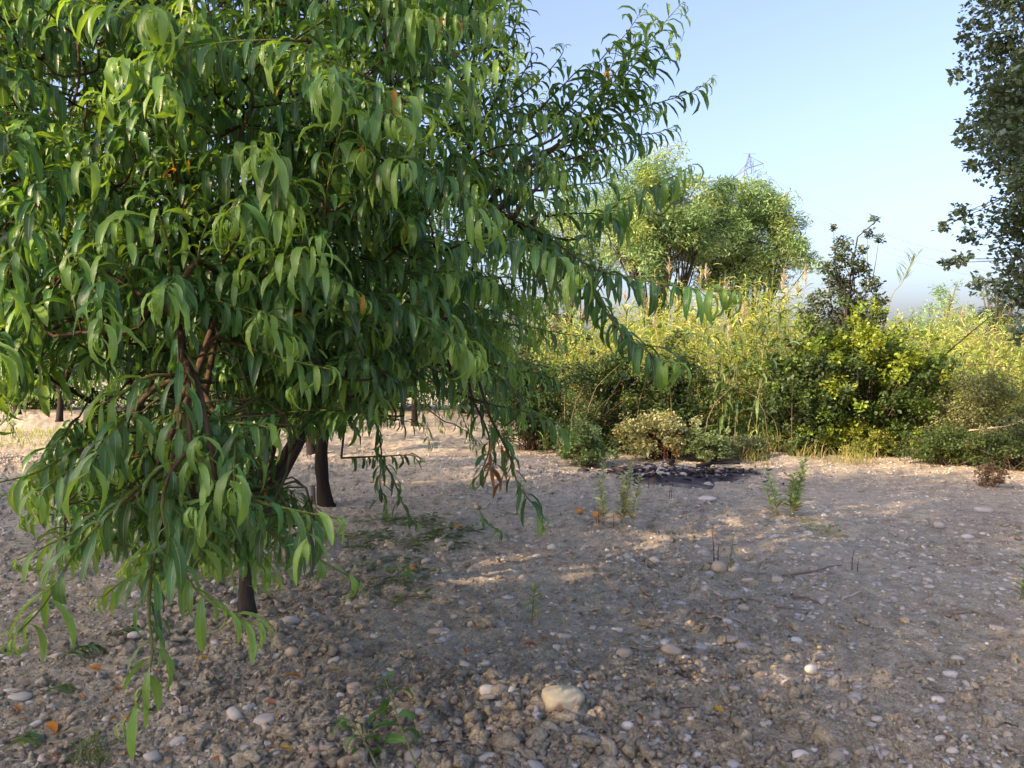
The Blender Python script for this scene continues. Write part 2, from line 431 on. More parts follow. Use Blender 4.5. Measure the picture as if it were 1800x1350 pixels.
# ------------------------------------------------------------------ peach orchard
def shoot_leaves(pts, rg, spacing=.028, L=.15, tip_curl=1.0, start=.12, droop=1.0, yellow=0.0, yc0=.58):
    """leaf parameters along a shoot; returns arrays base, az, th0, kap, L, W, quick, tint"""
    seg = np.linalg.norm(np.diff(pts, axis=0), axis=1); s = np.concatenate([[0], np.cumsum(seg)]); tot = s[-1]
    n = max(5, int(tot * (1 - start) / spacing)); u = start + (1 - start) * (np.arange(n) + .5) / n
    u = np.concatenate([u, [.985, .992, .999, 1.0]]); n = len(u)
    base = np.stack([np.interp(u * tot, s, pts[:, k]) for k in range(3)], -1)
    t = np.stack([np.interp(np.minimum(u + .02, 1) * tot, s, pts[:, k]) - np.interp((np.minimum(u + .02, 1) - .06) * tot, s, pts[:, k]) for k in range(3)], -1)
    t /= np.linalg.norm(t, axis=1)[:, None] + 1e-9
    ref = np.where(np.abs(t[:, 2:3]) < .9, [[0, 0, 1.0]], [[1.0, 0, 0]])
    n1 = np.cross(t, ref); n1 /= np.linalg.norm(n1, axis=1)[:, None]; n2 = np.cross(n1, t)
    phi = np.arange(n) * 2.399 + rg.random() * 6.28 + rg.normal(size=n) * .35
    out = np.cos(phi)[:, None] * n1 + np.sin(phi)[:, None] * n2
    d = .7 * t + .75 * out; d /= np.linalg.norm(d, axis=1)[:, None]
    az = np.arctan2(d[:, 1], d[:, 0]); el = np.arcsin(np.clip(d[:, 2], -1, 1))
    young = sstep(.86, .995, u); yc = sstep(yc0, .95, u); tz = np.clip(t[:, 2], 0, 1)
    th0 = np.clip(el, -.7, 1.1) * .8 + .1 * young + .25 * tz
    final = -R(80) + R(25) * tz + rg.normal(size=n) * .34                      # hanging end angle
    kap = (th0 - final) * droop
    kap = kap * (1 - young) + young * (R(100) + R(95) * rg.random(n) * tip_curl)
    kap += R(8) + R(95) * (rg.random(n) < .45) * rg.random(n)
    quick = (1.15 + .6 * rg.random(n)) * (1 - tz) + (.62 + .45 * rg.random(n)) * tz - .1 * young
    LL = L * (.60 + .38 * rg.random(n)) * (1 - .35 * young ** 2); LL[-4:] *= [.75, .6, .45, .35]
    WW = LL * (.132 + .07 * rg.random(n)) * (1 - .15 * young)
    c = GREEN * (.55 + .85 * rg.random((n, 1))) * np.array([1, 1, 1]) + rg.normal(size=(n, 3)) * [.006, .008, .004]
    c = c * (1 - yc[:, None] * .85) + YOUNG * yc[:, None] * .85
    yl = rg.random(n) < .004 + yellow; LL[yl] *= .75; WW[yl] *= .75
    c[yl] = np.array([.50, .22, .025])
    return base, az, th0, kap, LL, WW, quick, np.clip(c, .008, 1)
def shoot_wood(pts, r0, rg, sides=5):
    n = len(pts); u = np.linspace(0, 1, n)[:, None]
    c = np.array([.12, .075, .045]) * (1 - sstep(.1, .5, u)) + np.array([.20, .25, .07]) * sstep(.1, .5, u)
    return tube(pts, r0 * (1 - .75 * u[:, 0]), sides, c)
def arc(p0, d0, L, rg, sag=.5, n=10):
    """a shoot that starts along d0 and bends down under its own weight"""
    d = np.array(d0, float); d /= np.linalg.norm(d); p = np.array(p0, float); out = [p.copy()]; st = L / (n - 1)
    for i in range(n - 1):
        d = d + np.array([0, 0, -1]) * sag * st + rg.normal(size=3) * .05; d /= np.linalg.norm(d); p = p + d * st; out.append(p.copy())
    return np.array(out)

def near_peach():
    rg = np.random.default_rng(21)
    bx, by = G(437, 1092)[:2]; bz = ghf(bx, by)
    root = thing('peach_tree', 'large leafy peach tree filling the upper left, branches drooping to the soil', 'tree', (bx, by, bz), 'peach trees of the orchard')
    inv = -np.array([bx, by, bz])
    C0 = np.array([bx, by, bz])
    def rel(V): return V + inv
    # trunk and scaffold limbs
    fork = C0 + [.05, .0, .62]
    tr = smooth_line([C0 + [.0, 0, -.08], C0 + [-.01, 0, .18], C0 + [.02, 0, .42], fork], 9)
    V, F, T = tube(tr, [.080, .052, .043, .040, .039, .039, .040, .043, .035], 14, np.array([.075, .062, .052]), .3, rg)
    obj('trunk', mesh('trunk', rel(V), F, tint=T), M_bark, root)
    limbs = [
        [fork, P(500, 800, 4.55), P(560, 725, 4.45), P(650, 690, 4.3), P(740, 600, 4.0), P(830, 480, 3.8)],
        [fork, P(470, 820, 4.6), P(520, 640, 4.4), P(640, 470, 4.2), P(700, 350, 4.0), P(830, 350, 3.8), P(900, 388, 3.7), P(1010, 462, 3.55)],
        [fork, P(400, 900, 4.6), P(330, 760, 4.2), P(240, 560, 3.8), P(150, 400, 3.5), P(100, 250, 3.3)],
        [fork, P(440, 850, 4.4), P(420, 640, 3.8), P(330, 420, 3.0), P(310, 300, 2.7)],
        [fork, P(460, 830, 4.8), P(460, 560, 4.9), P(480, 250, 5.0), P(500, 20, 5.0), P(510, -150, 5.0)],
        [fork, P(500, 830, 4.9), P(640, 560, 5.2), P(780, 330, 5.2), P(860, 200, 5.0), P(895, 110, 4.9)],
        [fork, P(420, 860, 4.9), P(250, 600, 5.4), P(60, 420, 5.6), P(-150, 250, 5.6)],
        [fork, P(430, 880, 4.3), P(330, 820, 3.4), P(150, 700, 2.7), P(0, 620, 2.4)],
        [fork, P(480, 900, 4.2), P(470, 930, 3.4), P(400, 800, 2.6), P(330, 640, 2.1), P(308, 520, 2.0)],
        [fork, P(470, 780, 4.4), P(520, 520, 3.8), P(590, 330, 3.3), P(640, 200, 3.0)],
    ]
    nodes = []
    for i, l in enumerate(limbs):
        q = smooth_line(l, 22); r0 = .036 if i < 7 else .011
        V, F, T = tube(q, np.linspace(r0, .008, 22), 8, np.array([.050, .040, .033]), .15, rg)
        obj('branch', mesh('branch', rel(V), F, tint=T), M_bark, root); nodes.append(q[4:])
    nodes = np.concatenate(nodes)
    # shoots read from the photograph: (pixel x, pixel y, depth) along each, leaf length, spacing
    H = [
        ([(870, 372, 3.7), (960, 415, 3.6), (1040, 470, 3.45), (1130, 492, 3.3), (1220, 508, 3.2), (1305, 510, 3.1)], .178, .023),
        ([(1000, 455, 3.6), (1055, 535, 3.35), (1095, 585, 3.2), (1150, 625, 3.1), (1190, 640, 3.05)], .175, .023),
        ([(940, 410, 3.7), (1020, 420, 3.6), (1080, 362, 3.5), (1150, 328, 3.4), (1215, 292, 3.35)], .165, .023),
        ([(930, 300, 4.2), (1030, 215, 4.1), (1110, 120, 4.0), (1160, 50, 3.95), (1198, 6, 3.9)], .17, .020),
        ([(1000, 250, 4.2), (1080, 205, 4.2), (1160, 180, 4.2), (1220, 160, 4.2), (1252, 136, 4.2)], .135, .019),
        ([(980, 262, 4.2), (1070, 235, 4.2), (1140, 236, 4.2), (1188, 222, 4.2)], .145, .019),
        ([(940, 240, 4.2), (1000, 180, 4.2), (1060, 100, 4.2), (1100, 60, 4.2), (1130, 15, 4.2)], .155, .020),
        ([(990, 275, 4.1), (1060, 170, 4.1), (1120, 90, 4.1), (1148, 40, 4.1)], .16, .020),
        ([(1010, 245, 4.0), (1090, 165, 4.0), (1150, 115, 4.0), (1185, 62, 4.0)], .16, .020),
        ([(960, 230, 4.3), (1020, 170, 4.3), (1070, 125, 4.3), (1085, 85, 4.3)], .14, .020),
        ([(1000, 280, 3.9), (1060, 262, 3.9), (1110, 250, 3.9), (1140, 248, 3.9)], .15, .020),
        ([(970, 260, 4.0), (1045, 205, 4.0), (1100, 170, 4.0), (1150, 150, 4.0)], .16, .018),
        ([(980, 240, 3.9), (1040, 180, 3.9), (1095, 110, 3.9), (1120, 60, 3.9)], .16, .018),
        ([(1000, 300, 3.9), (1060, 240, 3.9), (1120, 200, 3.9), (1160, 195, 3.9)], .15, .018),
        ([(940, 200, 4.1), (990, 150, 4.1), (1020, 120, 4.1), (1045, 110, 4.1)], .15, .018),
        ([(940, 300, 3.8), (1000, 290, 3.7), (1050, 285, 3.7), (1075, 270, 3.6)], .16, .020),
        ([(950, 335, 3.8), (1010, 325, 3.7), (1060, 320, 3.7), (1090, 300, 3.65)], .16, .022),
        ([(960, 380, 3.8), (1020, 375, 3.7), (1070, 380, 3.6), (1105, 400, 3.6)], .16, .022),
        ([(930, 440, 3.7), (990, 470, 3.6), (1030, 500, 3.5), (1055, 530, 3.45)], .165, .022),
        ([(900, 180, 4.5), (950, 140, 4.5), (985, 100, 4.5), (992, 80, 4.5)], .12, .026),
        ([(860, 120, 4.5), (900, 60, 4.5), (915, 10, 4.5), (920, -30, 4.5)], .13, .026),
        ([(840, 90, 4.6), (880, 40, 4.6), (895, -20, 4.6), (890, -60, 4.6)], .13, .026),
        ([(880, 190, 4.5), (925, 120, 4.5), (935, 90, 4.5), (930, 70, 4.5)], .13, .026),
        ([(800, 300, 3.5), (850, 245, 3.4), (930, 225, 3.35), (1000, 210, 3.3), (1050, 203, 3.3)], .165, .030),
        ([(840, 300, 3.4), (930, 300, 3.3), (1000, 302, 3.3), (1050, 300, 3.3)], .15, .03),
        ([(760, 290, 3.6), (840, 290, 3.5), (900, 330, 3.4), (960, 350, 3.3), (1010, 355, 3.25)], .165, .03),
        # lower right tiers
        ([(720, 520, 3.9), (800, 490, 3.8), (880, 487, 3.7), (960, 495, 3.6), (1010, 510, 3.55)], .15, .028),
        ([(700, 565, 3.9), (800, 560, 3.8), (900, 570, 3.7), (980, 585, 3.65), (1020, 590, 3.6)], .14, .027),
        ([(710, 590, 3.6), (745, 640, 3.4), (790, 660, 3.3), (815, 690, 3.25)], .16, .03),
        ([(820, 625, 3.8), (900, 650, 3.7), (960, 660, 3.65), (1005, 690, 3.6)], .145, .028),
        ([(800, 690, 3.5), (860, 710, 3.4), (930, 725, 3.3), (980, 745, 3.25), (1010, 765, 3.2)], .15, .03),
        ([(860, 730, 3.3), (895, 800, 3.2), (910, 850, 3.15), (940, 890, 3.1), (960, 915, 3.1)], .155, .031),
        ([(830, 700, 3.4), (860, 770, 3.3), (850, 820, 3.2), (830, 850, 3.2)], .13, .03),
        ([(600, 700, 3.9), (650, 715, 3.8), (690, 735, 3.7), (740, 745, 3.7)], .12, .028),
        ([(650, 700, 3.9), (670, 790, 3.8), (668, 850, 3.7), (680, 900, 3.7)], .125, .03),
        ([(660, 790, 3.9), (690, 840, 3.85), (710, 890, 3.8), (735, 930, 3.8)], .115, .03),
        ([(600, 805, 4.2), (670, 802, 4.1), (720, 800, 4.05), (742, 806, 4.0)], .12, .032),
        ([(760, 640, 3.8), (850, 650, 3.7), (900, 690, 3.6), (930, 720, 3.6)], .14, .028),
        ([(560, 690, 3.9), (600, 640, 3.6), (700, 640, 3.5), (760, 680, 3.4)], .15, .028),
        # middle
        ([(560, 430, 3.2), (640, 400, 3.1), (700, 380, 3.0), (760, 400, 3.0)], .16, .03),
        ([(600, 420, 2.9), (680, 460, 2.8), (740, 480, 2.8), (800, 500, 2.8)], .15, .03),
        ([(650, 300, 3.0), (700, 300, 2.8), (735, 285, 2.7), (760, 275, 2.65)], .15, .026),
        ([(560, 360, 2.8), (585, 320, 2.6), (600, 285, 2.5), (598, 258, 2.45)], .15, .024),
        ([(520, 520, 2.9), (560, 560, 2.8), (640, 590, 2.7), (690, 620, 2.7)], .15, .03),
        # near left
        ([(330, 420, 2.4), (308, 300, 2.2), (292, 200, 2.1), (280, 130, 2.05), (275, 92, 2.0)], .15, .026),
        ([(200, 380, 2.4), (165, 320, 2.2), (140, 270, 2.15), (128, 222, 2.1)], .145, .025),
        ([(300, 520, 2.1), (300, 450, 2.0), (285, 395, 1.95), (272, 352, 1.9)], .165, .020),
        ([(380, 480, 2.2), (430, 400, 2.1), (480, 360, 2.05), (520, 320, 2.0)], .15, .026),
        ([(250, 560, 2.1), (230, 500, 2.0), (210, 460, 1.95), (180, 430, 1.9)], .165, .026),
        ([(308, 520, 2.0), (313, 620, 1.95), (318, 690, 1.9), (312, 745, 1.88), (335, 790, 1.85), (360, 830, 1.82), (410, 870, 1.8)], .16, .034),
        ([(318, 660, 1.95), (262, 662, 1.9), (215, 690, 1.85), (178, 712, 1.82)], .16, .020),
        ([(400, 600, 2.2), (450, 615, 2.1), (520, 635, 2.05), (585, 650, 2.0)], .125, .026),
        ([(340, 720, 2.1), (390, 740, 2.0), (440, 745, 1.95), (490, 755, 1.9)], .125, .026),
        ([(335, 790, 1.85), (300, 830, 1.8), (285, 890, 1.78), (300, 950, 1.76), (325, 1010, 1.75), (360, 1050, 1.74), (420, 1085, 1.72), (462, 1105, 1.7)], .150, .036),
        ([(380, 845, 1.85), (450, 880, 1.8), (510, 895, 1.8), (560, 905, 1.8), (600, 912, 1.8)], .14, .028),
        ([(420, 880, 2.0), (470, 930, 1.95), (530, 965, 1.95), (590, 1000, 1.95), (628, 1020, 1.95)], .12, .030),
        ([(290, 820, 2.0), (220, 880, 1.9), (140, 960, 1.85), (80, 1060, 1.8), (15, 1128, 1.78)], .155, .034),
        ([(260, 860, 2.1), (180, 910, 2.0), (100, 950, 1.95), (30, 985, 1.9)], .15, .032),
        ([(290, 900, 2.0), (268, 1000, 1.95), (262, 1080, 1.9), (268, 1150, 1.88), (248, 1220, 1.87), (218, 1272, 1.86)], .145, .034),
        ([(330, 900, 2.2), (300, 980, 2.1), (220, 1020, 2.05), (180, 1050, 2.0)], .13, .032),
        ([(420, 900, 2.4), (440, 960, 2.3), (470, 1010, 2.3)], .13, .032),
        ([(200, 770, 2.1), (120, 800, 2.0), (60, 832, 1.95), (-10, 850, 1.9)], .145, .040),
        ([(120, 480, 2.2), (60, 540, 2.1), (40, 600, 2.05), (10, 650, 2.0)], .165, .028),
        ([(60, 560, 2.3), (30, 640, 2.2), (5, 690, 2.15), (-20, 720, 2.1)], .16, .028),
        ([(110, 540, 2.4), (60, 590, 2.3), (25, 640, 2.25), (5, 680, 2.2)], .165, .020),
        ([(150, 560, 2.5), (115, 610, 2.4), (90, 650, 2.35), (75, 685, 2.3)], .16, .020),
        ([(20, 560, 2.5), (-5, 620, 2.4), (-25, 660, 2.4), (-40, 690, 2.4)], .16, .020),
        ([(180, 600, 2.6), (150, 640, 2.5), (140, 670, 2.5)], .15, .020),
        ([(40, 420, 2.3), (20, 470, 2.2), (50, 530, 2.1), (70, 570, 2.1)], .165, .028),
        ([(160, 500, 2.3), (120, 430, 2.2), (60, 380, 2.1), (20, 350, 2.05)], .155, .028),
        ([(420, 520, 2.4), (470, 480, 2.3), (520, 440, 2.2), (540, 400, 2.15)], .155, .026),
        ([(400, 560, 2.4), (360, 500, 2.2), (350, 440, 2.1), (370, 380, 2.05)], .16, .027),
    ]
    shoots = []; wood = []
    for hi, (pts, L, sp) in enumerate(H):
        sp = min(sp, .0225); L = L * 1.04
        if hi < 3: pts = [(a, b, c * (.97 - .21 * k / (len(pts) - 1))) for k, (a, b, c) in enumerate(pts)]
        q = smooth_line([P(*p) for p in pts], 18)
        shoots.append((q, L * (1.2 if 3 <= hi < 23 else 1.0), sp, 1.0, .06, .42 if hi > 39 else .82)); wood.append(shoot_wood(q, .0058, rg))  # left shoots: young tint runs further down, standing in for sun dapples
        j = nodes[np.argmin(((nodes - q[0]) ** 2).sum(1))]
        if np.linalg.norm(j - q[0]) > .03:
            mid = (j + q[0]) / 2 + [0, 0, .06]
            wood.append(tube(smooth_line([j, mid, q[0]], 7), np.linspace(.011, .006, 7), 5, np.array([.13, .085, .055])))
    # the rest of the crown: shoots spread through its volume, kept inside its outline
    main = [(-400, -700), (880, -500), (915, -40), (930, 60), (945, 120), (1010, 190), (1050, 250), (1055, 330), (1045, 420), (1025, 520), (990, 620), (950, 690), (890, 740),
            (800, 745), (700, 720), (600, 735), (560, 700), (500, 730), (420, 720), (300, 690), (180, 650), (100, 690), (-50, 720), (-400, 760)]
    low = [(60, 790), (180, 700), (300, 690), (440, 700), (478, 760), (470, 850), (540, 860), (600, 900), (620, 980), (500, 1050), (330, 1085), (200, 1040), (60, 1000), (20, 900)]
    cen = np.array([bx - .1, by - .05, 2.35]); rad = np.array([2.7, 2.75, 2.0])
    def ok(q, poly):
        px, py, d = project(q[[len(q) // 2, -1]])
        return bool((d > 1.65).all() and in_poly(px, py + 40, poly).all() and in_poly(px, py, poly).all())
    n = 0; tries = 0; fill = []
    while n < 1080 and tries < 36000:
        tries += 1
        u = rg.normal(size=3); u /= np.linalg.norm(u)
        if u[2] < -.6: continue
        if u[1] > .25 and rg.random() < .7: continue          # denser on the side that is seen
        f = .42 + .56 * rg.random() ** .6
        b = cen + u * rad * f
        if b[2] < .55: continue
        lenm = .38 + .38 * rg.random()
        up = .25 + .9 * max(u[2], 0) + (.25 if u[0] < 0 else 0)
        d = u * [1, 1, .55] + np.array([0, 0, up]) + rg.normal(size=3) * .3
        q = arc(b, d, lenm, rg, sag=.9 + .8 * rg.random(), n=11)
        if not ok(q, main): continue
        n += 1; L = .14 + .03 * rg.random()
        shoots.append((q, L, .0175, 1.0, .03)); wood.append(shoot_wood(q[::2], .004, rg, 3)); fill.append(q)
    mid = [(300, 600), (720, 600), (740, 740), (620, 800), (540, 800), (480, 780), (400, 720)]; n = 0; tries = 0
    while n < 130 and tries < 16000:
        tries += 1
        q = arc(P(300 + 420 * rg.random(), 540 + 210 * rg.random(), 2.5 + 1.6 * rg.random()), [rg.normal() * .8, -.2 + rg.normal() * .5, .1 + .3 * rg.normal()], .25 + .25 * rg.random(), rg, 2.0, 9)
        if not ok(q, mid): continue
        n += 1; shoots.append((q, .14, .020, 1.0, .03, .8)); wood.append(shoot_wood(q[::2], .0035, rg, 3)); fill.append(q)
    n = 0; tries = 0                                          # the near face of the crown, over the left of the view
    while n < 430 and tries < 24000:
        tries += 1
        b = P(-60 + 760 * rg.random(), 60 + 620 * rg.random(), 2.0 + 1.9 * rg.random() ** .7)
        q = arc(b, [rg.normal() * .7, -.35 + rg.normal() * .5, .5 + .4 * rg.normal()], .3 + .3 * rg.random(), rg, 1.5, 10)
        if b[2] > 3.2 or not ok(q, main): continue
        n += 1; shoots.append((q, .145 + .02 * rg.random(), .019, 1.0, .03)); wood.append(shoot_wood(q[::2], .004, rg, 3)); fill.append(q)
    dist = [np.sqrt(((nodes - q[0]) ** 2).sum(1).min()) for q in fill]
    for k in np.argsort(dist):
        q = fill[k]; j = nodes[np.argmin(((nodes - q[0]) ** 2).sum(1))]
        t0 = q[1] - q[0]; t0 /= np.linalg.norm(t0); ln = np.linalg.norm(j - q[0])
        cv = smooth_line([j, (j + q[0]) / 2 - t0 * ln * .2 + rg.normal(size=3) * ln * .06, q[0]], 6)
        wood.append(tube(cv, np.linspace(.0055, .004, 6), 3, np.array([.11, .075, .05]))); nodes = np.concatenate([nodes, cv[2:]])
    n = 0; tries = 0
    while n < 170 and tries < 24000:
        tries += 1
        b = P(110 + 450 * rg.random(), 700 + 250 * rg.random(), 1.95 + 1.7 * rg.random())
        q = arc(b, [rg.normal() * .8, -.3 + rg.normal() * .4, .1], .25 + .2 * rg.random(), rg, 2.4, 9)
        if not ok(q, low): continue
        n += 1; shoots.append((q, .145, .022, 1.0, .05)); wood.append(shoot_wood(q, .0035, rg, 4))
        j = nodes[np.argmin(((nodes - q[0]) ** 2).sum(1))]
        cv = smooth_line([j, (j + q[0]) / 2 + [0, 0, .04] + rg.normal(size=3) * .03, q[0]], 6); wood.append(tube(cv, np.linspace(.004, .003, 6), 4, np.array([.10, .11, .05]))); nodes = np.concatenate([nodes, cv[1:]])
    V, F, T = join(wood); obj('twigs', mesh('twigs', rel(V), F, tint=T), M_bark, root, 'stuff')
    A = [shoot_leaves(a[0], rg, a[2], a[1], a[3], a[4], yc0=a[5] if len(a) > 5 else .62) for a in shoots]
    B = [np.concatenate([a[i] for a in A]) for i in range(8)]
    nl = len(B[0])
    V, f, u = leaves(B[0], B[1], B[2], B[3], B[4], B[5], rg, rows=7, quick=B[6])
    # leaves that would hang in front of the open ground or poke into the soil are dropped
    keep = V[:, :, 2].min(1) > .12
    # which 300 show largest: projected length inside the frame
    px, py, d = project(V[:, 1::3]); ext = np.hypot(px.max(1) - px.min(1), py.max(1) - py.min(1))
    cx, cy = px.mean(1), py.mean(1); inside = (cx > 0) & (cx < 1800) & (cy > 0) & (cy < 1350) & keep
    rank = np.argsort(-(ext * inside)); big = np.zeros(nl, bool); big[rank[:300]] = True
    for i in rank[:300]:
        o = B[0][i]
        me = mesh('leaf', V[i] - o, f, u[i], np.repeat(B[7][i][None], V.shape[1], 0))
        obj('leaf', me, M_peach, root, loc=tuple(o + inv))
    r = keep & ~big & (d.mean(1) < 3.0); r2 = keep & ~big & ~r
    V2, f2, u2 = leaves(*[B[k][r2] for k in range(6)], rg, rows=5, quick=B[6][r2])
    MV, MF, MU, MT = join([merge_leaves(V[r], f, u[r], B[7][r]), merge_leaves(V2, f2, u2, B[7][r2])])
    obj('crown', mesh('crown', rel(MV), MF, MU, MT), M_peach, root, 'stuff')
    # a dead spur of dry hanging leaves
    n = 14; b = P(870, 795, 3.25) + rg.normal(size=(n, 3)) * [.03, .03, .04]; b[:, 2] -= np.linspace(0, .09, n)
    DV, df, du = leaves(b, rg.random(n) * 6.28, -.6 + rg.random(n) * .4, np.full(n, .9), np.full(n, .10) * (.8 + .4 * rg.random(n)), np.full(n, .016), rg, rows=7, fold=.9, twist=1.2)
    for i in range(n):
        o = obj('dry_leaf', mesh('dry_leaf', DV[i] - b[i], df, du[i], np.repeat((np.array([[.42, .20, .075]]) * (.7 + .5 * rg.random())), DV.shape[1], 0)), M_dry, root, loc=tuple(b[i] + inv))
        if i == 0: o['label'] = 'dry orange-brown leaf hanging on a dead spur'
    return nl
near_peach()

def far_peach_mesh(seed, nsh=170, rad=(2.2, 2.2, 1.55), zc=2.1, rows=5):
    rg = np.random.default_rng(seed)
    fork = np.array([0, 0, 1.0]); nodes = []; wood = []; limbs = []
    tr = tube(smooth_line([[.03, 0, -.08], [.0, .02, .15], [-.03, .03, .5], fork], 8), [.135, .088, .074, .068, .066, .064, .066, .06], 10, np.array([.04, .033, .028]), .25, rg)
    for k in range(6):
        a = k * 1.05 + rg.random() * .6; u = np.array([math.cos(a), math.sin(a), 0])
        q = smooth_line([fork - [0, 0, .10 * (k % 3)], fork + u * .35 + [0, 0, .35], fork + u * 1.0 + [0, 0, 1.05], fork + u * 1.55 + [0, 0, 1.9]], 12)
        limbs.append(tube(q, np.linspace(.055, .015, 12), 7, np.array([.045, .036, .03]), .15, rg)); nodes.append(q[2:])
    nodes = np.concatenate(nodes); cen = np.array([0, 0, zc]); A = []
    for k in range(nsh):
        u = rg.normal(size=3); u /= np.linalg.norm(u)
        if u[2] < -.75: u[2] *= -.4
        b = cen + u * np.array(rad) * (.5 + .45 * rg.random() ** .6)
        if b[2] < .75: continue
        q = arc(b, u * [1, 1, .4] + np.array([0, 0, .1 + .7 * max(u[2], 0)]) + rg.normal(size=3) * .3, .4 + .4 * rg.random(), rg, 1.4, 8)
        A.append(shoot_leaves(q, rg, .026, .15)); wood.append(shoot_wood(q, .006, rg, 3))
        j = nodes[np.argmin(((nodes - q[0]) ** 2).sum(1))]
        wood.append(tube(smooth_line([j, (j + q[0]) / 2, q[0]], 3), np.linspace(.012, .006, 3), 3, np.array([.11, .075, .05])))
    B = [np.concatenate([a[i] for a in A]) for i in range(8)]
    V, f, u = leaves(B[0], B[1], B[2], B[3], B[4], B[5], rg, rows=rows, quick=B[6])
    k = V[:, :, 2].min(1) > .3
    MV, MF, MU, MT = merge_leaves(V[k], f, u[k], B[7][k])
    wv, wf, wt = join(wood)
    return (mesh('trunk', tr[0], tr[1], tint=tr[2]), [mesh('branch', l[0], l[1], tint=l[2]) for l in limbs],
            mesh('twigs', wv, wf, tint=wt), mesh('crown', MV, MF, MU, MT))
def place_peach(meshes, x, y, rz, s, label):
    t = thing('peach_tree', label, 'tree', (x, y, ghf(x, y) if y < 30 else 0), 'peach trees of the orchard')
    t.rotation_euler = (0, 0, rz); t.scale = (s, s, s)
    obj('trunk', meshes[0], M_bark, t)
    for b in meshes[1]: obj('branch', b, M_bark, t)
    obj('twigs', meshes[2], M_bark, t, 'stuff'); obj('crown', meshes[3], M_far_peach, t, 'stuff')
    return t
pm1 = far_peach_mesh(3, 420, zc=1.95); pm2 = far_peach_mesh(4, 260, rows=4, zc=1.85)
x2, y2 = G(572, 893)[:2]
place_peach(pm1, x2, y2, 1.1, 1.0, 'second peach tree, its dark slim trunk standing behind the large one')
place_peach(pm2, -3.3, 12.6, .4, 1.0, 'third peach tree in the row, seen low between the trunks')
place_peach(pm2, -8.3, 12.2, 2.2, 1.0, 'peach tree at the far left edge beyond the sunlit soil')
place_peach(pm2, -6.9, 17.0, 3.7, 1.05, 'distant peach tree showing dark under the leftmost drooping branches')
place_peach(pm2, -11.5, 19.5, 5.0, 1.1, 'farthest peach tree, a dark mass behind the others at left')
place_peach(pm2, -2.2, 17.5, 1.9, 1.05, 'peach tree at the back of the row behind the drooping twigs')
place_peach(pm2, -14.5, 22.5, 0.6, 1.2, 'peach tree in the far back row at the extreme left')
place_peach(pm2, -9.0, 23.0, 2.6, 1.2, 'peach tree in the far back row, left of the thick branch fork')
place_peach(pm2, -4.6, 22.0, 4.1, 1.2, 'peach tree in the far back row, seen between the two trunks')
place_peach(pm2, -0.2, 21.5, 5.5, 1.2, 'peach tree in the far back row, behind the hanging dry leaves')
place_peach(pm2, -9.4, 7.4, 1.4, 1.1, 'peach tree just outside the view, of the next row to the left')
# pale guard leaning at the second trunk
def tree_guard():
    a = np.linspace(-1.1, 1.1, 7); r = .06
    q = np.stack([r * np.cos(a), r * np.sin(a)], -1)
    V = np.concatenate([np.concatenate([q, np.full((7, 1), z)], 1) for z in (-.04, .20)] + [np.concatenate([q * .93, np.full((7, 1), z)], 1) for z in (-.04, .20)])
    F = []
    for i in range(6): F += [(i, i + 1, 8 + i, 7 + i), (15 + i, 14 + i, 21 + i, 22 + i), (7 + i, 8 + i, 22 + i, 21 + i)]
    F += [(0, 7, 21, 14), (6, 20, 27, 13)]
    x, y = G(551, 888)[:2]
    o = obj('tree_guard', mesh('tree_guard', V, np.array(F)), tint_mat('grey_plastic', .5, .2, 20, 0, 0, .4, fixed=(.13, .135, .145)), loc=(x, y, ghf(x, y)))
    o.rotation_euler = (0, .06, 4.3)
    tag(o, 'pale grey plastic guard at the foot of the second peach trunk', 'tree guard')
tree_guard()

# ------------------------------------------------------------------ leaf clouds for bushes and far trees
DIA = (np.array([[0, 0, 0], [.36, .5, .07], [0, 1, -.05], [-.36, .5, .07]]), np.array([[0, 1, 2], [0, 2, 3]], np.int32))
OAKL = (np.array([[0, 0, 0], [.26, .35, .06], [.34, .68, .08], [0, 1, -.06], [-.34, .68, .08], [-.26, .35, .06]]), np.array([[0, 1, 2], [0, 2, 3], [0, 3, 4], [0, 4, 5]], np.int32))
LONG = (np.array([[0, 0, 0], [.13, .5, .05], [0, 1, -.12], [-.13, .5, .05]]), np.array([[0, 1, 2], [0, 2, 3]], np.int32))
def cloud(rg, cen, rad, counts, size, cols, shape=DIA, flat=.7, tilt=1.25, colvar=.35):
    """leaves gathered in clumps: cen (k,3), rad (k,), counts per clump"""
    idx = np.repeat(np.arange(len(cen)), counts); n = len(idx)
    g = rg.normal(size=(n, 3)); g /= np.linalg.norm(g, axis=1)[:, None]; g *= (rg.random((n, 1)) ** .45) * np.array([1, 1, flat])
    p = cen[idx] + g * rad[idx][:, None]
    M = rand_rot(rg, n, tilt) * (size * (.6 + .8 * rg.random(n)))[:, None, None]
    base = np.asarray(cols)[rg.integers(0, len(cols), len(cen))][idx] * (1 - colvar / 2 + colvar * rg.random((n, 1)))
    return stamp(shape[0], shape[1], M, p, base)
def clumps_in(rg, n, c, r, surf=.55, zmin=None, keep=None):
    out = []
    while len(out) < n:
        u = rg.normal(size=3); u /= np.linalg.norm(u)
        p = np.array(c) + u * np.array(r) * (surf + (1 - surf) * rg.random())
        if zmin is not None and p[2] < zmin: continue
        if keep is not None and not keep(p): continue
        out.append(p)
    return np.array(out)
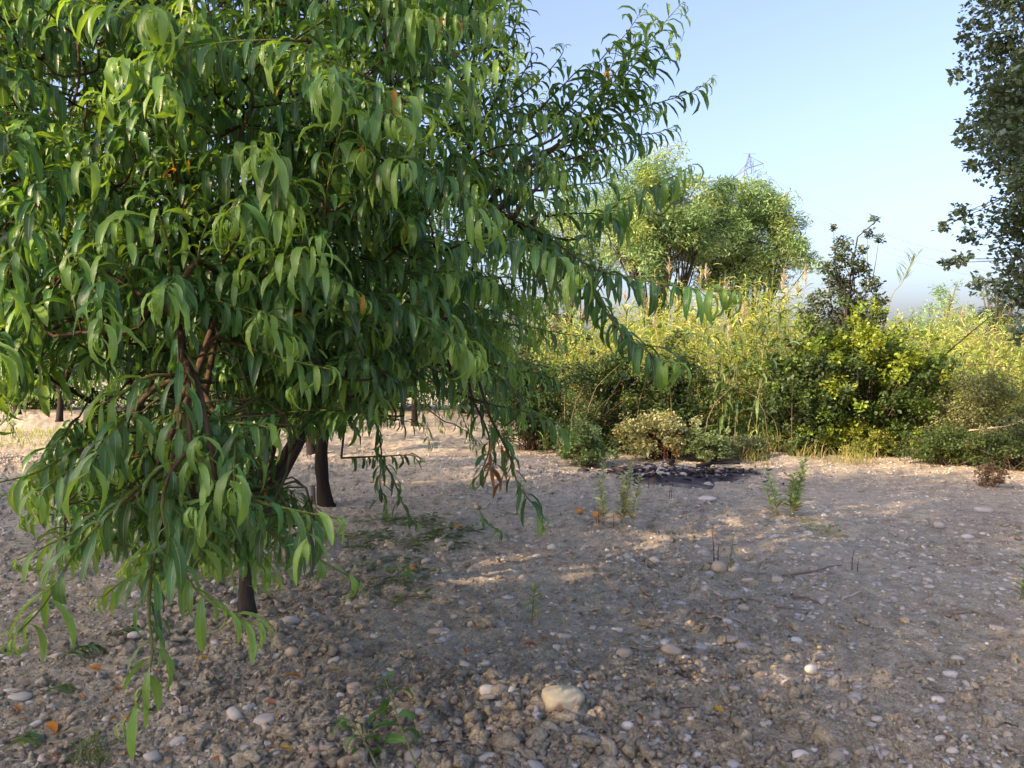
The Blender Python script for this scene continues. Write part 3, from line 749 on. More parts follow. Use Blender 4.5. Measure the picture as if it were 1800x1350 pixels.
def woody(rg, base, tips, r0, th=.35, cols=(.10, .08, .065), sides=5, joinh=None):
    """limbs from the base (or up the trunk) to every tip"""
    out = []
    for t in tips:
        k = th * (.6 + .8 * rg.random())
        m1 = base + (t - base) * np.array([.12, .12, k]) ; m2 = base + (t - base) * np.array([.55, .55, .5 + k * .5]) + rg.normal(size=3) * .12 * np.linalg.norm(t - base) * .3
        L = 8
        out.append(tube(smooth_line([base, m1, m2, t], L), np.linspace(r0, r0 * .12, L), sides, np.array(cols), .15, rg))
    return out
def bush(name, label, cat, base, c, r, ncl, clr, nleaf, size, cols, mat=None, shape=DIA, nstem=14, seed=0, group=None, surf=.4, stem_r=.012, stem_c=(.13, .10, .07), flat=.75, keep=None, colvar=.35, tilt=1.25, zmin=.08):
    rg = np.random.default_rng(seed); b = np.array(base, float)
    t = thing(name, label, cat, tuple(b), group)
    cl = clumps_in(rg, ncl, c, r, surf, zmin=zmin, keep=keep)
    V, F, T = cloud(rg, cl, clr * (.6 + .8 * rg.random(ncl)), np.full(ncl, max(1, nleaf // ncl)), size, cols, shape, flat, tilt, colvar)
    ne = max(8, int(ncl * .8)); ex = clumps_in(rg, ne, c, np.array(r) * 1.36, .72, zmin=zmin, keep=keep)
    E = cloud(rg, ex, clr * (.22 + .4 * rg.random(ne)), np.full(ne, max(6, nleaf // ncl // 4)), size, cols, shape, 1.0, tilt, colvar)
    V, F, T = join([(V, F, T), E]); V[:, 2] = np.maximum(V[:, 2], .02); cl = np.concatenate([cl, ex])
    obj('foliage', mesh('foliage', V - b, F, tint=T, smooth=False), mat or M_bush, t, 'stuff')
    st = []
    for q in list(cl[rg.permutation(ncl)[:nstem]]) + list(ex):
        s0 = b + rg.normal(size=3) * [.12, .12, 0] * (r[0])
        st.append(tube(smooth_line([s0 - [0, 0, .05], s0 + (q - s0) * [.25, .25, .5] + rg.normal(size=3) * .05, q], 7), np.linspace(stem_r, stem_r * .25, 7), 5, np.array(stem_c), .1, rg))
    V, F, T = join(st); obj('stems', mesh('stems', V - b, F, tint=T), M_bark, t, 'stuff')
    return t

# ------------------------------------------------------------------ far ash trees, pylon, wires
YG = [(.25, .42, .19), (.29, .45, .20), (.19, .34, .16), (.14, .27, .13), (.34, .46, .18)]  # ash leaf greens with blue raised, distance haze put into the colour
def ash_tree(label, px, ptop, pbot, halfw, d, ncl, nleaf, seed, cols, keep=None, stems=4):
    rg = np.random.default_rng(seed)
    c = P(px, (ptop + pbot) / 2, d); hz = (pbot - ptop) / 2 / FPX * d; hx = halfw / FPX * d
    b = np.array([c[0], c[1], -.1]); t = thing('ash_tree', label, 'tree', tuple(b), 'ash trees beyond the reeds')
    cl = clumps_in(rg, ncl, c, (hx * .92, hx * .85, hz * .92), .35, keep=keep)
    V, F, T = cloud(rg, cl, (.55 + .5 * rg.random(ncl)) * hx / 3.6, (nleaf / ncl * (.6 + .8 * rg.random(ncl))).astype(int), .19, cols, LONG, .75, 1.2, .5)
    obj('crown', mesh('crown', V - b, F, tint=T, smooth=False), M_ash, t, 'stuff')
    W = []
    for s in range(stems):
        a = s / stems * 6.28; top = c + np.array([math.cos(a) * hx * .55, math.sin(a) * hx * .5, -hz * .1])
        mid = (b + top) / 2 + np.array([math.cos(a), math.sin(a), 0]) * hx * -.08
        st = smooth_line([b, mid, top], 10); W.append(tube(st, np.linspace(.16, .05, 10), 6, np.array([.075, .062, .05]), .1, rg))
        near = cl[np.argsort(((cl - top) ** 2).sum(1))[:22]]
        for q in near:
            j = st[rg.integers(4, 10)]
            W.append(tube(smooth_line([j, (j + q) / 2 + [0, 0, -.15], q], 5), np.linspace(.05, .012, 5), 4, np.array([.085, .07, .055])))
    V, F, T = join(W); obj('trunk', mesh('trunk', V - b, F, tint=T), M_bark, t)
ash_tree('tall yellow-green ash tree beside the drooping peach tips, thin stems showing', 1165, 268, 500, 135, 31, 125, 40000, 41, YG)
ash_tree('broad ash tree below the pylon, yellow-green crown sloping down to the right', 1315, 308, 540, 130, 33, 130, 42000, 42, YG,
         keep=lambda p: project(p)[1] > 305 + max(0, project(p)[0] - 1335) * 1.05)
ash_tree('ash tree mostly hidden behind the upper right peach branches', 1000, 330, 520, 120, 36, 60, 14000, 43, YG)

def pylon():
    d = 190.0; top = P(1317, 270, d); b = np.array([top[0], top[1], 0.0]); H = top[2]; s = d / FPX
    t = thing('electricity_pylon', 'thin grey lattice electricity pylon rising above the ash trees', 'pylon', tuple(b))
    V = []
    def bar(p, q, r=.10): V.append(tube(np.array([p, q]), r * .6, 4))
    arm = H - 26 * s * .95
    w0, w1 = 3.2, .8
    def leg(sx, sy, z):
        f = z / arm; w = w0 + (w1 - w0) * min(f, 1) if z <= arm else w1 * (H - z) / (H - arm) + .06
        return np.array([sx * w, sy * w, z])
    for sx in (-1, 1):
        for sy in (-1, 1):
            bar(leg(sx, sy, 0), leg(sx, sy, arm), .14); bar(leg(sx, sy, arm), leg(sx, sy, H), .12)
    zs = np.concatenate([np.linspace(0, arm, 12), np.linspace(arm, H - .3, 5)[1:]])
    for z0, z1 in zip(zs[:-1], zs[1:]):
        for a, c in (((-1, -1), (1, -1)), ((1, -1), (1, 1)), ((1, 1), (-1, 1)), ((-1, 1), (-1, -1))):
            bar(leg(*a, z0), leg(*c, z1), .07)
    v, f = join(V); obj('tower', mesh('tower', v, f), M_steel, t)
    for k, (sx, dz) in enumerate(((-1, -2.2), (1, 1.0))):
        V = []; tip = np.array([sx * 25 * s, 0, arm + dz])
        bar(np.array([0, -.5, arm]), tip); bar(np.array([0, .5, arm]), tip); bar(np.array([0, 0, arm + 2.4 + dz * .4]), tip)
        for u in (.3, .6): bar(np.array([0, 0, arm]) * (1 - u) + tip * u, np.array([0, 0, arm + 2.4]) * (1 - u) + tip * u, .06)
        bar(tip, tip - [0, 0, 1.3], .09)
        v, f = join(V); obj('cross_arm', mesh('cross_arm', v, f), M_steel, t)
    V = []; bar(np.array([-1.6, 0, H]), np.array([1.6, 0, H - .1]), .06); v, f = join(V); obj('peak_bar', mesh('peak_bar', v, f), M_steel, t)
pylon()
def wire(label, pts):
    q = smooth_line([P(*p) for p in pts], 30)
    V, F = tube(q, .022, 4); o = obj('power_line', mesh('power_line', V, F), M_steel); tag(o, label, 'power line', 'power lines in the sky')
wire('highest thin power line sagging down to the right in the sky', [(1334, 300, 189), (1430, 355, 160), (1520, 398, 142), (1640, 438, 128), (1830, 478, 110)])
wire('middle thin power line sagging above the leaning reed top', [(1297, 305, 189), (1440, 385, 160), (1540, 425, 142), (1640, 456, 130), (1830, 496, 112)])
wire('lowest thin power line just above the distant treetops', [(1317, 276, 189), (1440, 392, 170), (1540, 436, 152), (1640, 468, 138), (1830, 512, 120)])

# far tree tops on the right
bush('distant_tree', 'distant pale green treetop on the skyline right of the leaning reed', 'tree', (0, 0, 0) if False else tuple(P(1640, 760, 42) * [1, 1, 0]), P(1650, 575, 42), (1.9, 2, 2.0), 26, .7, 5000, .2, YG[:3], M_ash, LONG, 6, 51, stem_r=.1)
bush('distant_tree', 'distant blue-green treetop on the skyline beside the oak', 'tree', tuple(P(1745, 760, 60) * [1, 1, 0]), P(1748, 555, 60), (2.2, 2, 2.6), 24, .9, 4500, .25, [(.06, .10, .055), (.05, .085, .05)], M_ash, LONG, 6, 52, stem_r=.12)

# ------------------------------------------------------------------ giant cane
def cane_set(rg, bases, heights, lean, leaf_cols, stem_col=(.26, .26, .11), leaf_len=.5, gap=.16, skip=.2, plume=0.0, droopk=1.0, r=.011):
    LB = [[] for _ in range(8)]; W = []; PL = []
    for b, h in zip(bases, heights):
        l = rg.normal(size=2) * lean; n = 8; t = np.linspace(0, 1, n)
        q = np.stack([b[0] + l[0] * h * t ** 1.7, b[1] + l[1] * h * t ** 1.7, b[2] + h * t * (1 - .06 * np.hypot(*l))], -1)
        W.append(tube(q, np.linspace(r, r * .3, n), 4, np.array(stem_col) * (.7 + .6 * rg.random())))
        k = int(h * (1 - skip) / gap); u = skip + (1 - skip) * (np.arange(k) + rg.random(k)) / k
        p = np.stack([np.interp(u, t, q[:, i]) for i in range(3)], -1)
        a = rg.random() * 3.14 + np.pi * (np.arange(k) % 2) + rg.normal(size=k) * .5
        LB[0].append(p); LB[1].append(a); LB[2].append(R(35) + R(35) * rg.random(k) + .3 * u)
        LB[3].append((R(60) + R(75) * rg.random(k)) * droopk); LL = leaf_len * (.6 + .6 * rg.random(k)) * (1.1 - .35 * u)
        LB[4].append(LL); LB[5].append(LL * .08 + .007); LB[6].append(np.full(k, 1.2))
        cc = np.asarray(leaf_cols)[rg.integers(0, len(leaf_cols), k)] * (.7 + .55 * rg.random((k, 1)))
        LB[7].append(cc)
        if rg.random() < plume:
            m = 46; v = rg.random(m); pb = q[-1] + np.array([0, 0, .42]) * v[:, None] * .9
            PL.append((pb, rg.random(m) * 6.28, R(55) + R(25) * rg.random(m), R(30) * rg.random(m), .20 * (1.1 - v), np.full(m, .016)))
            W.append(tube(np.array([q[-1], q[-1] + [0, 0, .4]]), .004, 3, np.array([.36, .29, .2])))
    B = [np.concatenate(x) for x in LB]
    V, f, u = leaves(B[0], B[1], B[2], B[3], B[4], B[5], rg, rows=5 if len(bases) < 50 else 4, fold=.4, wave=.05, twist=.5, bend=.4, quick=B[6], petiole=.0)
    V[:, :, 2] = np.maximum(V[:, :, 2], .02)
    out = [join(W), merge_leaves(V, f, u, B[7])]
    if PL:
        B = [np.concatenate([x[i] for x in PL]) for i in range(6)]
        V, f, u = leaves(*B, rg, rows=4, fold=.1, petiole=.0); out.append(merge_leaves(V, f, u, np.array([.50, .43, .31]) * (.7 + .6 * rg.random((len(V), 1)))))
    else: out.append(None)
    return out
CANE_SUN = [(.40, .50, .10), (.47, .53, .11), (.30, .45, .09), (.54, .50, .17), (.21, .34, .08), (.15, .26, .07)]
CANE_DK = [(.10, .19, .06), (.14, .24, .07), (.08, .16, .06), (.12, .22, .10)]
def build_reed_bed():
    rg = np.random.default_rng(61)
    n = 950; b = []; h = []
    while len(b) < n:
        d = 14.2 + 13 * rg.random() ** 1.4; px = 930 + 1050 * rg.random()
        # height of the bed against the sky, from left to right
        topy = np.interp(px, [930, 1180, 1280, 1380, 1430, 1500, 1560, 1620, 1700, 1800, 1980], [560, 500, 485, 488, 545, 560, 560, 528, 525, 560, 580])
        x = (px - 900) / FPX * d
        z = CAM[2] + (640 - topy) / FPX * d
        hh = min(z, 4.6) * (.5 + .5 * rg.random() ** .7)
        if d < 17 and px > 1560: hh *= .80
        b.append((x, d, -.03)); h.append(hh)
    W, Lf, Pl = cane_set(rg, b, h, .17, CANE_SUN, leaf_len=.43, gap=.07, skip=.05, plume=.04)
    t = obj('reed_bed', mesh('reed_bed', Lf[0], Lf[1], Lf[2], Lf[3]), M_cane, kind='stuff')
    t['label'] = 'sunlit yellow-green mass of giant cane behind the bushes'; t['category'] = 'reeds'
    obj('stems', mesh('stems', *W[:2], tint=W[2]), M_bark, t, 'stuff')
    obj('plumes', mesh('plumes', Pl[0], Pl[1], Pl[2], Pl[3]), M_dry, t, 'stuff')
build_reed_bed()
def cane_clump(label, px, d, n, h, spread, cols, seed, lean=.1, leaf_len=.5, gap=.14, plume=0, droopk=1.0, skip=.1, stem_col=(.26, .26, .11)):
    rg = np.random.default_rng(seed); p = P(px, 640, d); base = np.array([p[0], p[1], -.02])
    t = thing('cane_clump', label, 'reeds', tuple(base), 'clumps of giant cane')
    for k in range(n):
        b = base + np.array([rg.normal() * spread, rg.normal() * spread * .6, 0])
        W, Lf, Pl = cane_set(rg, [b], [h * (.7 + .35 * rg.random())], lean, cols, stem_col, leaf_len, gap, skip, plume, droopk)
        c = obj('cane', mesh('cane', W[0] - base, W[1], tint=W[2]), M_bark, t)
        obj('leaves', mesh('leaves', Lf[0] - base, Lf[1], Lf[2], Lf[3]), M_cane, c, 'stuff')
        if Pl is not None: obj('plume', mesh('plume', Pl[0] - base, Pl[1], Pl[2], Pl[3]), M_dry, c, 'stuff')
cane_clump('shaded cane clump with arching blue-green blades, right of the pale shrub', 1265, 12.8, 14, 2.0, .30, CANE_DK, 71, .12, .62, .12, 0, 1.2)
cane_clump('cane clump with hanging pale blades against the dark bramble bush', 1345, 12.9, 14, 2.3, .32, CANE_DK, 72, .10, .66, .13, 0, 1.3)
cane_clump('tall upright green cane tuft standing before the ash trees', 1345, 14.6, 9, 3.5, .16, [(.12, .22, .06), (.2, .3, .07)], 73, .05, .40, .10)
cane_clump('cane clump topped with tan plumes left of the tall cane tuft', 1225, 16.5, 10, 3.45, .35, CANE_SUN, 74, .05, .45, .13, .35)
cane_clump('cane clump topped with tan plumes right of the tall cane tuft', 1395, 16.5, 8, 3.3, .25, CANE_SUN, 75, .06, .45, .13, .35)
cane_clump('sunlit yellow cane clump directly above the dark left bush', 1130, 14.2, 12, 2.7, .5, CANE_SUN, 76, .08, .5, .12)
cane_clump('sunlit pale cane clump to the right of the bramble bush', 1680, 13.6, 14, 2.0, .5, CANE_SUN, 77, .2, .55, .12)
cane_clump('bright cane clump at the right edge below the oak twigs', 1790, 13.8, 12, 2.0, .5, CANE_SUN, 78, .2, .55, .12)
def leaning_cane():
    rg = np.random.default_rng(81)
    a = P(1560, 545, 15.0); b = P(1612, 448, 15.0); base = P(1520, 700, 15.0); base[2] = -.02
    t = thing('leaning_reed', 'single cane leaning right above the sapling, spiky leaf tuft against the sky', 'reeds', tuple(base))
    q = smooth_line([base, a, (a + b) / 2, b], 14); V, F, T = tube(q, np.linspace(.014, .004, 14), 5, np.array([.25, .26, .12]))
    obj('cane', mesh('cane', V - base, F, tint=T), M_bark, t)
    n = 26; u = np.linspace(.62, 1, n); p = np.stack([np.interp(u, np.linspace(0, 1, 14), q[:, i]) for i in range(3)], -1)
    az = np.where(np.arange(n) % 2, 0.3, 2.6) + rg.normal(size=n) * .4
    V, f, uu = leaves(p, az, R(50) + .5 * rg.random(n), R(25) * rg.random(n), .38 * (1.2 - u * .5), np.full(n, .025), rg, rows=5, petiole=0)
    M = merge_leaves(V, f, uu, np.array([.13, .2, .07]) * (.8 + .4 * rg.random((n, 1)))); obj('leaves', mesh('leaves', M[0] - base, *M[1:]), M_cane, t, 'stuff')
leaning_cane()
def pole(name, label, cat, pts, r0, r1, c, mat, sides=7, group=None, jit=.2, seed=0, n=14):
    q = smooth_line(pts, n); V, F, T = tube(q, np.linspace(r0, r1, n), sides, np.array(c), jit, np.random.default_rng(seed))
    b = q[0]; o = obj(name, mesh(name, V - b, F, tint=T), mat, loc=tuple(b)); return tag(o, label, cat, group)
pole('leaning_pole', 'dark thin dead stem leaning diagonally across the sunlit reeds', 'branch', [P(1600, 690, 12.9), P(1655, 630, 12.8), P(1700, 590, 12.7), P(1745, 553, 12.6)], .017, .007, (.06, .05, .04), M_bark)
pole('dead_branch', 'pale dead branch arching through the reeds below the diagonal stem', 'branch', [P(1640, 650, 12.5), P(1690, 643, 12.5), P(1730, 640, 12.5), P(1770, 645, 12.5)], .012, .005, (.24, .20, .13), M_bark)
pole('dead_branch', 'bare pale branch lying low over the shrub at the right edge', 'branch', [P(1702, 757, 11.3), P(1745, 752, 11.2), P(1775, 748, 11.2), P(1815, 730, 11.1)], .014, .009, (.42, .38, .29), M_bark)

# ------------------------------------------------------------------ bushes along the edge
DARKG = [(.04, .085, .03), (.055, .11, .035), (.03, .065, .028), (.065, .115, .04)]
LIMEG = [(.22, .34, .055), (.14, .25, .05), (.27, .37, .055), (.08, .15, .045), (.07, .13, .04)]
def pxbush(name, label, px0, px1, py0, d, ncl, nleaf, size, cols, seed, cat='bush', **kw):
    x0, x1 = (px0 - 900) / FPX * d, (px1 - 900) / FPX * d; h = CAM[2] + (640 - py0) / FPX * d
    c = ((x0 + x1) / 2, d, h * .46); r = ((x1 - x0) / 2, (x1 - x0) / 2.6, h * .52)
    return bush(name, label, cat, ((x0 + x1) / 2, d, -.02), c, r, ncl, kw.pop('clr', .28), nleaf, size, cols, seed=seed, **kw)
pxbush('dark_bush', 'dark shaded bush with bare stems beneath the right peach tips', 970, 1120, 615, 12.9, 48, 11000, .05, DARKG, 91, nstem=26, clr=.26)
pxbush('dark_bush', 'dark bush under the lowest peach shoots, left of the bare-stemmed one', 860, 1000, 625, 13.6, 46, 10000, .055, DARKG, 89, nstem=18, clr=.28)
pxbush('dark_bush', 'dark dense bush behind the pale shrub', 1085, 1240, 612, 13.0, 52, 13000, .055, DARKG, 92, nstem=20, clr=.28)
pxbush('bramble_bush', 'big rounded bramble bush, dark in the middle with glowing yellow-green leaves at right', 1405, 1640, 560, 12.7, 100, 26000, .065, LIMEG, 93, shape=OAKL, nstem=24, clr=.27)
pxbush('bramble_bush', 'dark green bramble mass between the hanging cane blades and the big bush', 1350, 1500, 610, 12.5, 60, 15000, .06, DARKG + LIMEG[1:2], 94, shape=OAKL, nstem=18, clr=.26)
pxbush('grey_shrub', 'fine-leaved grey-green shrub at the right behind the low branch', 1640, 1800, 650, 12.0, 60, 15000, .035, [(.22, .26, .12), (.17, .21, .10), (.26, .29, .14)], 95, nstem=24, clr=.22)
pxbush('low_undergrowth_bush', 'low dark green bush at the foot of the grey shrub', 1600, 1740, 755, 11.2, 36, 8000, .035, [(.08, .14, .04), (.11, .18, .05), (.06, .11, .04)], 96, nstem=14, clr=.17)
pxbush('low_undergrowth_bush', 'low dark bush cut off by the right edge', 1720, 1850, 745, 10.7, 36, 8000, .035, [(.07, .12, .04), (.05, .09, .035), (.12, .13, .06)], 97, nstem=14, clr=.17)
pxbush('low_weed_patch', 'yellow-green weed tuft glowing at the foot of the bramble bush', 1440, 1560, 735, 12.3, 26, 5000, .035, [(.26, .32, .06), (.32, .34, .09), (.2, .25, .06)], 98, nstem=12, clr=.16)
pxbush('low_weed_patch', 'grey-green weeds at the foot of the cane, left of the bramble', 1285, 1350, 768, 12.0, 16, 2400, .035, [(.16, .21, .12), (.12, .18, .09)], 99, nstem=8, clr=.13)
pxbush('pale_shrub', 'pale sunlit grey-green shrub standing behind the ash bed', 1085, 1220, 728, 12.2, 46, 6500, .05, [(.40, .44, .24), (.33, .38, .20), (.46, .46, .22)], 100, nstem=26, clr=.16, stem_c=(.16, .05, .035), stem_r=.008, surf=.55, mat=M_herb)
pxbush('green_weed_bush', 'bright green weed bush left of the pale shrub', 985, 1075, 745, 11.4, 34, 4200, .045, [(.20, .32, .13), (.15, .26, .10), (.25, .36, .17)], 101, nstem=20, clr=.15, stem_c=(.16, .08, .05), stem_r=.007, mat=M_herb)
pxbush('green_weed_bush', 'low green weeds right of the pale shrub near the cane', 1215, 1290, 752, 11.8, 22, 2600, .05, [(.20, .30, .14), (.24, .34, .16)], 102, nstem=12, clr=.14, mat=M_herb)
pxbush('dry_weed_clump', 'withered brown weed clump near the right edge', 1722, 1770, 815, 9.3, 14, 900, .03, [(.20, .13, .08), (.26, .18, .11)], 103, cat='weed', nstem=26, clr=.07, stem_c=(.22, .14, .09), stem_r=.004, mat=M_dry, zmin=.01)
# pale upright sprigs of the pale shrub
def grass_stuff():
    rg = np.random.default_rng(105); n = 5200
    px = 1300 + 520 * rg.random(n); d = 11.0 + 2.2 * rg.random(n); x = (px - 900) / FPX * d; k = vn(x * 2.2, d * 2.2, 44) > .5 - .16 * (d - 11.5); px, d, x = px[k], d[k], x[k]; n = len(px)
    b = np.stack([x, d, gh(x, d)], -1)
    L = .12 + .3 * rg.random(n) ** 2
    V, f, u = leaves(b, rg.random(n) * 6.28, R(75) + .2 * rg.normal(size=n), R(50) * rg.random(n), L, np.full(n, .008), rg, rows=4, petiole=0)
    c = np.array([[.34, .32, .11], [.40, .34, .16], [.22, .27, .07]])[rg.integers(0, 3, n)]
    o = obj('dry_grass', mesh('dry_grass', *merge_leaves(V, f, u, c)), M_cane, kind='stuff'); o['label'] = 'dry yellow grass fringe at the foot of the bushes'; o['category'] = 'grass'
    n = 700; px = -60 + 200 * rg.random(n); d = 13.2 + 4 * rg.random(n); x = (px - 900) / FPX * d; b = np.stack([x, d, gh(x, d)], -1)
    V, f, u = leaves(b, rg.random(n) * 6.28, R(70) + .2 * rg.normal(size=n), R(60) * rg.random(n), .08 + .15 * rg.random(n), np.full(n, .01), rg, rows=4, petiole=0)
    o = obj('weeds', mesh('weeds', *merge_leaves(V, f, u, np.tile([.25, .33, .06], (n, 1)))), M_cane, kind='stuff'); o['label'] = 'sparse yellow-green weeds on the sunlit soil at far left'; o['category'] = 'weeds'
grass_stuff()
def undergrowth():
    rg = np.random.default_rng(108); n = 15000
    px = 955 + 900 * rg.random(n); d = 12.3 + 2.2 * rg.random(n); x = (px - 900) / FPX * d; k = vn(x * 1.3, d * 1.6, 47) * 1.2 > .45 - .12 * (d - 12.6); x, d = x[k], d[k]; n = len(x)
    b = np.stack([x, d, np.zeros(n)], -1); hh = .15 + .75 * vn(x * 1.7, d * 1.7, 48) * rg.random(n)
    b[:, 2] = gh(x, d) + hh * rg.random(n)
    V, f, u = leaves(b, rg.random(n) * 6.28, R(55) + .5 * rg.normal(size=n), R(90) * rg.random(n), .10 + .22 * rg.random(n), .012 + .02 * rg.random(n), rg, rows=4, petiole=0, twist=1.0)
    V[:, :, 2] = np.maximum(V[:, :, 2], .01)
    pal = np.array([[.10, .19, .06], [.15, .26, .08], [.22, .32, .10], [.08, .14, .05], [.18, .28, .08], [.34, .34, .16]])
    ci = np.clip((vn(x * 1.1, d * 1.1, 49) * 6 + rg.normal(size=n) * .9).astype(int), 0, 5)
    o = obj('undergrowth', mesh('undergrowth', *merge_leaves(V, f, u, pal[ci] * (.7 + .6 * rg.random((n, 1))))), M_bush, kind='stuff'); o['label'] = 'tangled low undergrowth joining the bushes along the edge'; o['category'] = 'undergrowth'
    W = []
    for i in range(80):
        x0 = (960 + 880 * rg.random() - 900) / FPX * 12.8; d0 = 12 + 2 * rg.random(); h = .5 + 1.3 * rg.random(); l = rg.normal(size=2) * .3
        q = smooth_line([[x0, d0, -.02], [x0 + l[0] * .3, d0 + l[1] * .3, h * .6], [x0 + l[0] * h, d0 + l[1] * h, h * (.8 + .2 * rg.random())]], 6)
        W.append(tube(q, np.linspace(.007, .002, 6), 4, np.array([.26, .20, .13]) * (.5 + .8 * rg.random())))
    V, F, T = join(W); obj('dead_stems', mesh('dead_stems', V, F, tint=T), M_bark, o, 'stuff')
undergrowth()
def sapling():
    rg = np.random.default_rng(111); d = 13.6
    base = np.array([(1490 - 900) / FPX * d, d, -.02]); t = thing('young_oak', 'slender dark sapling rising above the bramble bush against the sky', 'tree', tuple(base))
    pts = [(1480, 430), (1455, 470), (1510, 470), (1530, 500), (1440, 530), (1480, 510), (1500, 540), (1465, 565), (1530, 560), (1440, 590), (1490, 590), (1545, 530), (1420, 560), (1470, 490), (1525, 410), (1536, 385), (1515, 440), (1545, 420), (1465, 400), (1480, 455)]
    tips = np.array([P(x, y, d + rg.normal() * .35) for x, y in pts]); rad = np.array([.18, .16, .2, .2, .24, .26, .3, .32, .24, .3, .34, .16, .22, .24, .10, .09, .11, .10, .07, .2])
    V, F, T = cloud(rg, tips, rad, (rad ** 2 * 6800).astype(int) + 8, .06, [(.075, .115, .055), (.09, .14, .06), (.06, .09, .05)], OAKL, .9, 1.3)
    obj('crown', mesh('crown', V - base, F, tint=T, smooth=False), M_oak, t, 'stuff')
    W = woody(rg, base, tips, .022, .6, (.07, .06, .05)); V, F, T = join(W); obj('trunk', mesh('trunk', V - base, F, tint=T), M_bark, t)
sapling()

# ------------------------------------------------------------------ oaks on the right
OAKC = [(.07, .125, .075), (.085, .145, .08), (.058, .105, .07), (.105, .16, .08)]
def oak(label, base, c, r, ncl, nleaf, seed, extra=None, keep=None, size=.055, clr=.42, name='oak_tree', group=None):
    rg = np.random.default_rng(seed); base = np.array(base, float); t = thing(name, label, 'tree', tuple(base), group)
    cl = clumps_in(rg, ncl, c, r, .5, zmin=.9, keep=keep); rad = clr * (.6 + .7 * rg.random(ncl))
    cnt = np.full(ncl, nleaf // ncl)
    if extra is not None:
        e = np.array([p for p, _ in extra]); cl = np.concatenate([cl, e]); rad = np.concatenate([rad, [k for _, k in extra]]); cnt = np.concatenate([cnt, [int(14 + 420 * k) for _, k in extra]])
    V, F, T = cloud(rg, cl, rad, cnt, size, OAKC, DIA, .85, 1.4)
    obj('crown', mesh('crown', V - base, F, tint=T, smooth=False), M_oak, t, 'stuff')
    top = np.array(c) - [0, 0, r[2] * .35]
    st = smooth_line([base, (base + top) / 2 + [.08, .05, 0], top], 9)
    V, F, T = tube(st, np.linspace(.17, .10, 9), 10, np.array([.09, .075, .06]), .2, rg); obj('trunk', mesh('trunk', V - base, F, tint=T), M_bark, t)
    for q in cl[rg.permutation(ncl)[:12]]: 
        V, F, T = tube(smooth_line([st[rg.integers(4, 9)], (top + q) / 2 + [0, 0, -.2], q], 8), np.linspace(.055, .012, 8), 6, np.array([.085, .07, .055]), .1, rg); obj('branch', mesh('branch', V - base, F, tint=T), M_bark, t)
    W = []
    for i, q in enumerate(cl):
        j = cl[np.argmin(((cl[:ncl] - q) ** 2).sum(1))] if i >= ncl else st[rg.integers(4, 9)]
        W.append(tube(smooth_line([j, (j + q) / 2 + [0, 0, -.1 if i < ncl else -.03], q], 6), np.linspace(.018 if i < ncl else .006, .003, 6), 4, np.array([.085, .07, .055])))
    V, F, T = join(W); obj('twigs', mesh('twigs', V - base, F, tint=T), M_bark, t, 'stuff')
def oak_edge(p):
    x, y, _ = project(p)
    lim = np.interp(y, [-300, 0, 60, 130, 250, 300, 340, 380, 460, 520, 600, 700], [1740, 1735, 1725, 1722, 1722, 1765, 1790, 1735, 1730, 1775, 1805, 1850])
    return x > lim and y < 545
oak('dark oak tree cut off by the right edge of the view', (6.9, 8.6, -.05), (6.9, 8.5, 4.2), (2.3, 2.0, 2.9), 300, 105000, 121, keep=oak_edge, size=.066, clr=.36,
    extra=[(P(1655, 400, 8.3), .07), (P(1690, 375, 8.3), .16), (P(1665, 462, 8.3), .06), (P(1690, 455, 8.3), .10), (P(1702, 415, 8.3), .14), (P(1685, 130, 8.4), .12), (P(1702, 55, 8.4), .14), (P(1706, 290, 8.4), .07), (P(1700, 240, 8.4), .16), (P(1720, 500, 8.3), .14), (P(1790, 590, 8.0), .12)])
oak('unseen bare-stemmed tree added to shade the oak, behind on the left', (-7.0, -.8, -.05), (-7.0, -.8, 13.0), (3.0, 3.0, 3.3), 170, 15000, 122, size=.24, clr=.8, name='shade_caster_tree', group='unseen trees added for their shade')  # invented tree, crown set high so its shadow lands on the oak
for k, (lat, zc, rz, lab) in enumerate([(-7.0, 8.4, 4.8, 'first unseen tree added to shade the ground, in the row behind'), (-3.4, 8.8, 5.0, 'second unseen tree added to shade the ground, in the row behind'), (.2, 8.0, 4.6, 'third unseen tree added to shade the ground, in the row behind'), (2.9, 7.1, 4.3, 'fourth unseen tree added to shade the ground, in the row behind'), (6.3, 8.8, 4.8, 'fifth unseen tree added to shade the ground, in the row behind'), (9.8, 7.8, 4.6, 'sixth unseen tree added to shade the ground, in the row behind')]):
    bx, by = -14.8 - .57 * lat, -10.3 + .82 * lat  # added row of unseen trees, heights set to keep sun off the soil
    oak(lab, (bx, by, -.1), (bx, by, zc), (2.6, 2.6, rz), 170, 15000, 124 + k, size=.25, clr=.85, name='shade_caster_tree', group='unseen trees added for their shade')
# dark hedge closing the orchard at the back left
for k, (px0, px1, py, d, lab) in enumerate([(-60, 160, 600, 25, 'dark hedge bush behind the sunlit soil at far left'), (140, 360, 605, 26, 'dark hedge bush behind the left drooping branches'), (340, 560, 600, 25.5, 'dark hedge bush behind the branch fork'),
                                     (540, 760, 605, 25, 'dark hedge bush behind the two hanging twigs'), (740, 1000, 610, 24, 'dark hedge bush behind the dry hanging leaves')]):
    pxbush('hedge_bush', lab, px0, px1, py, d, 60, 6500, .13, DARKG, 130 + k, clr=.6, nstem=16, group='hedge behind the orchard')
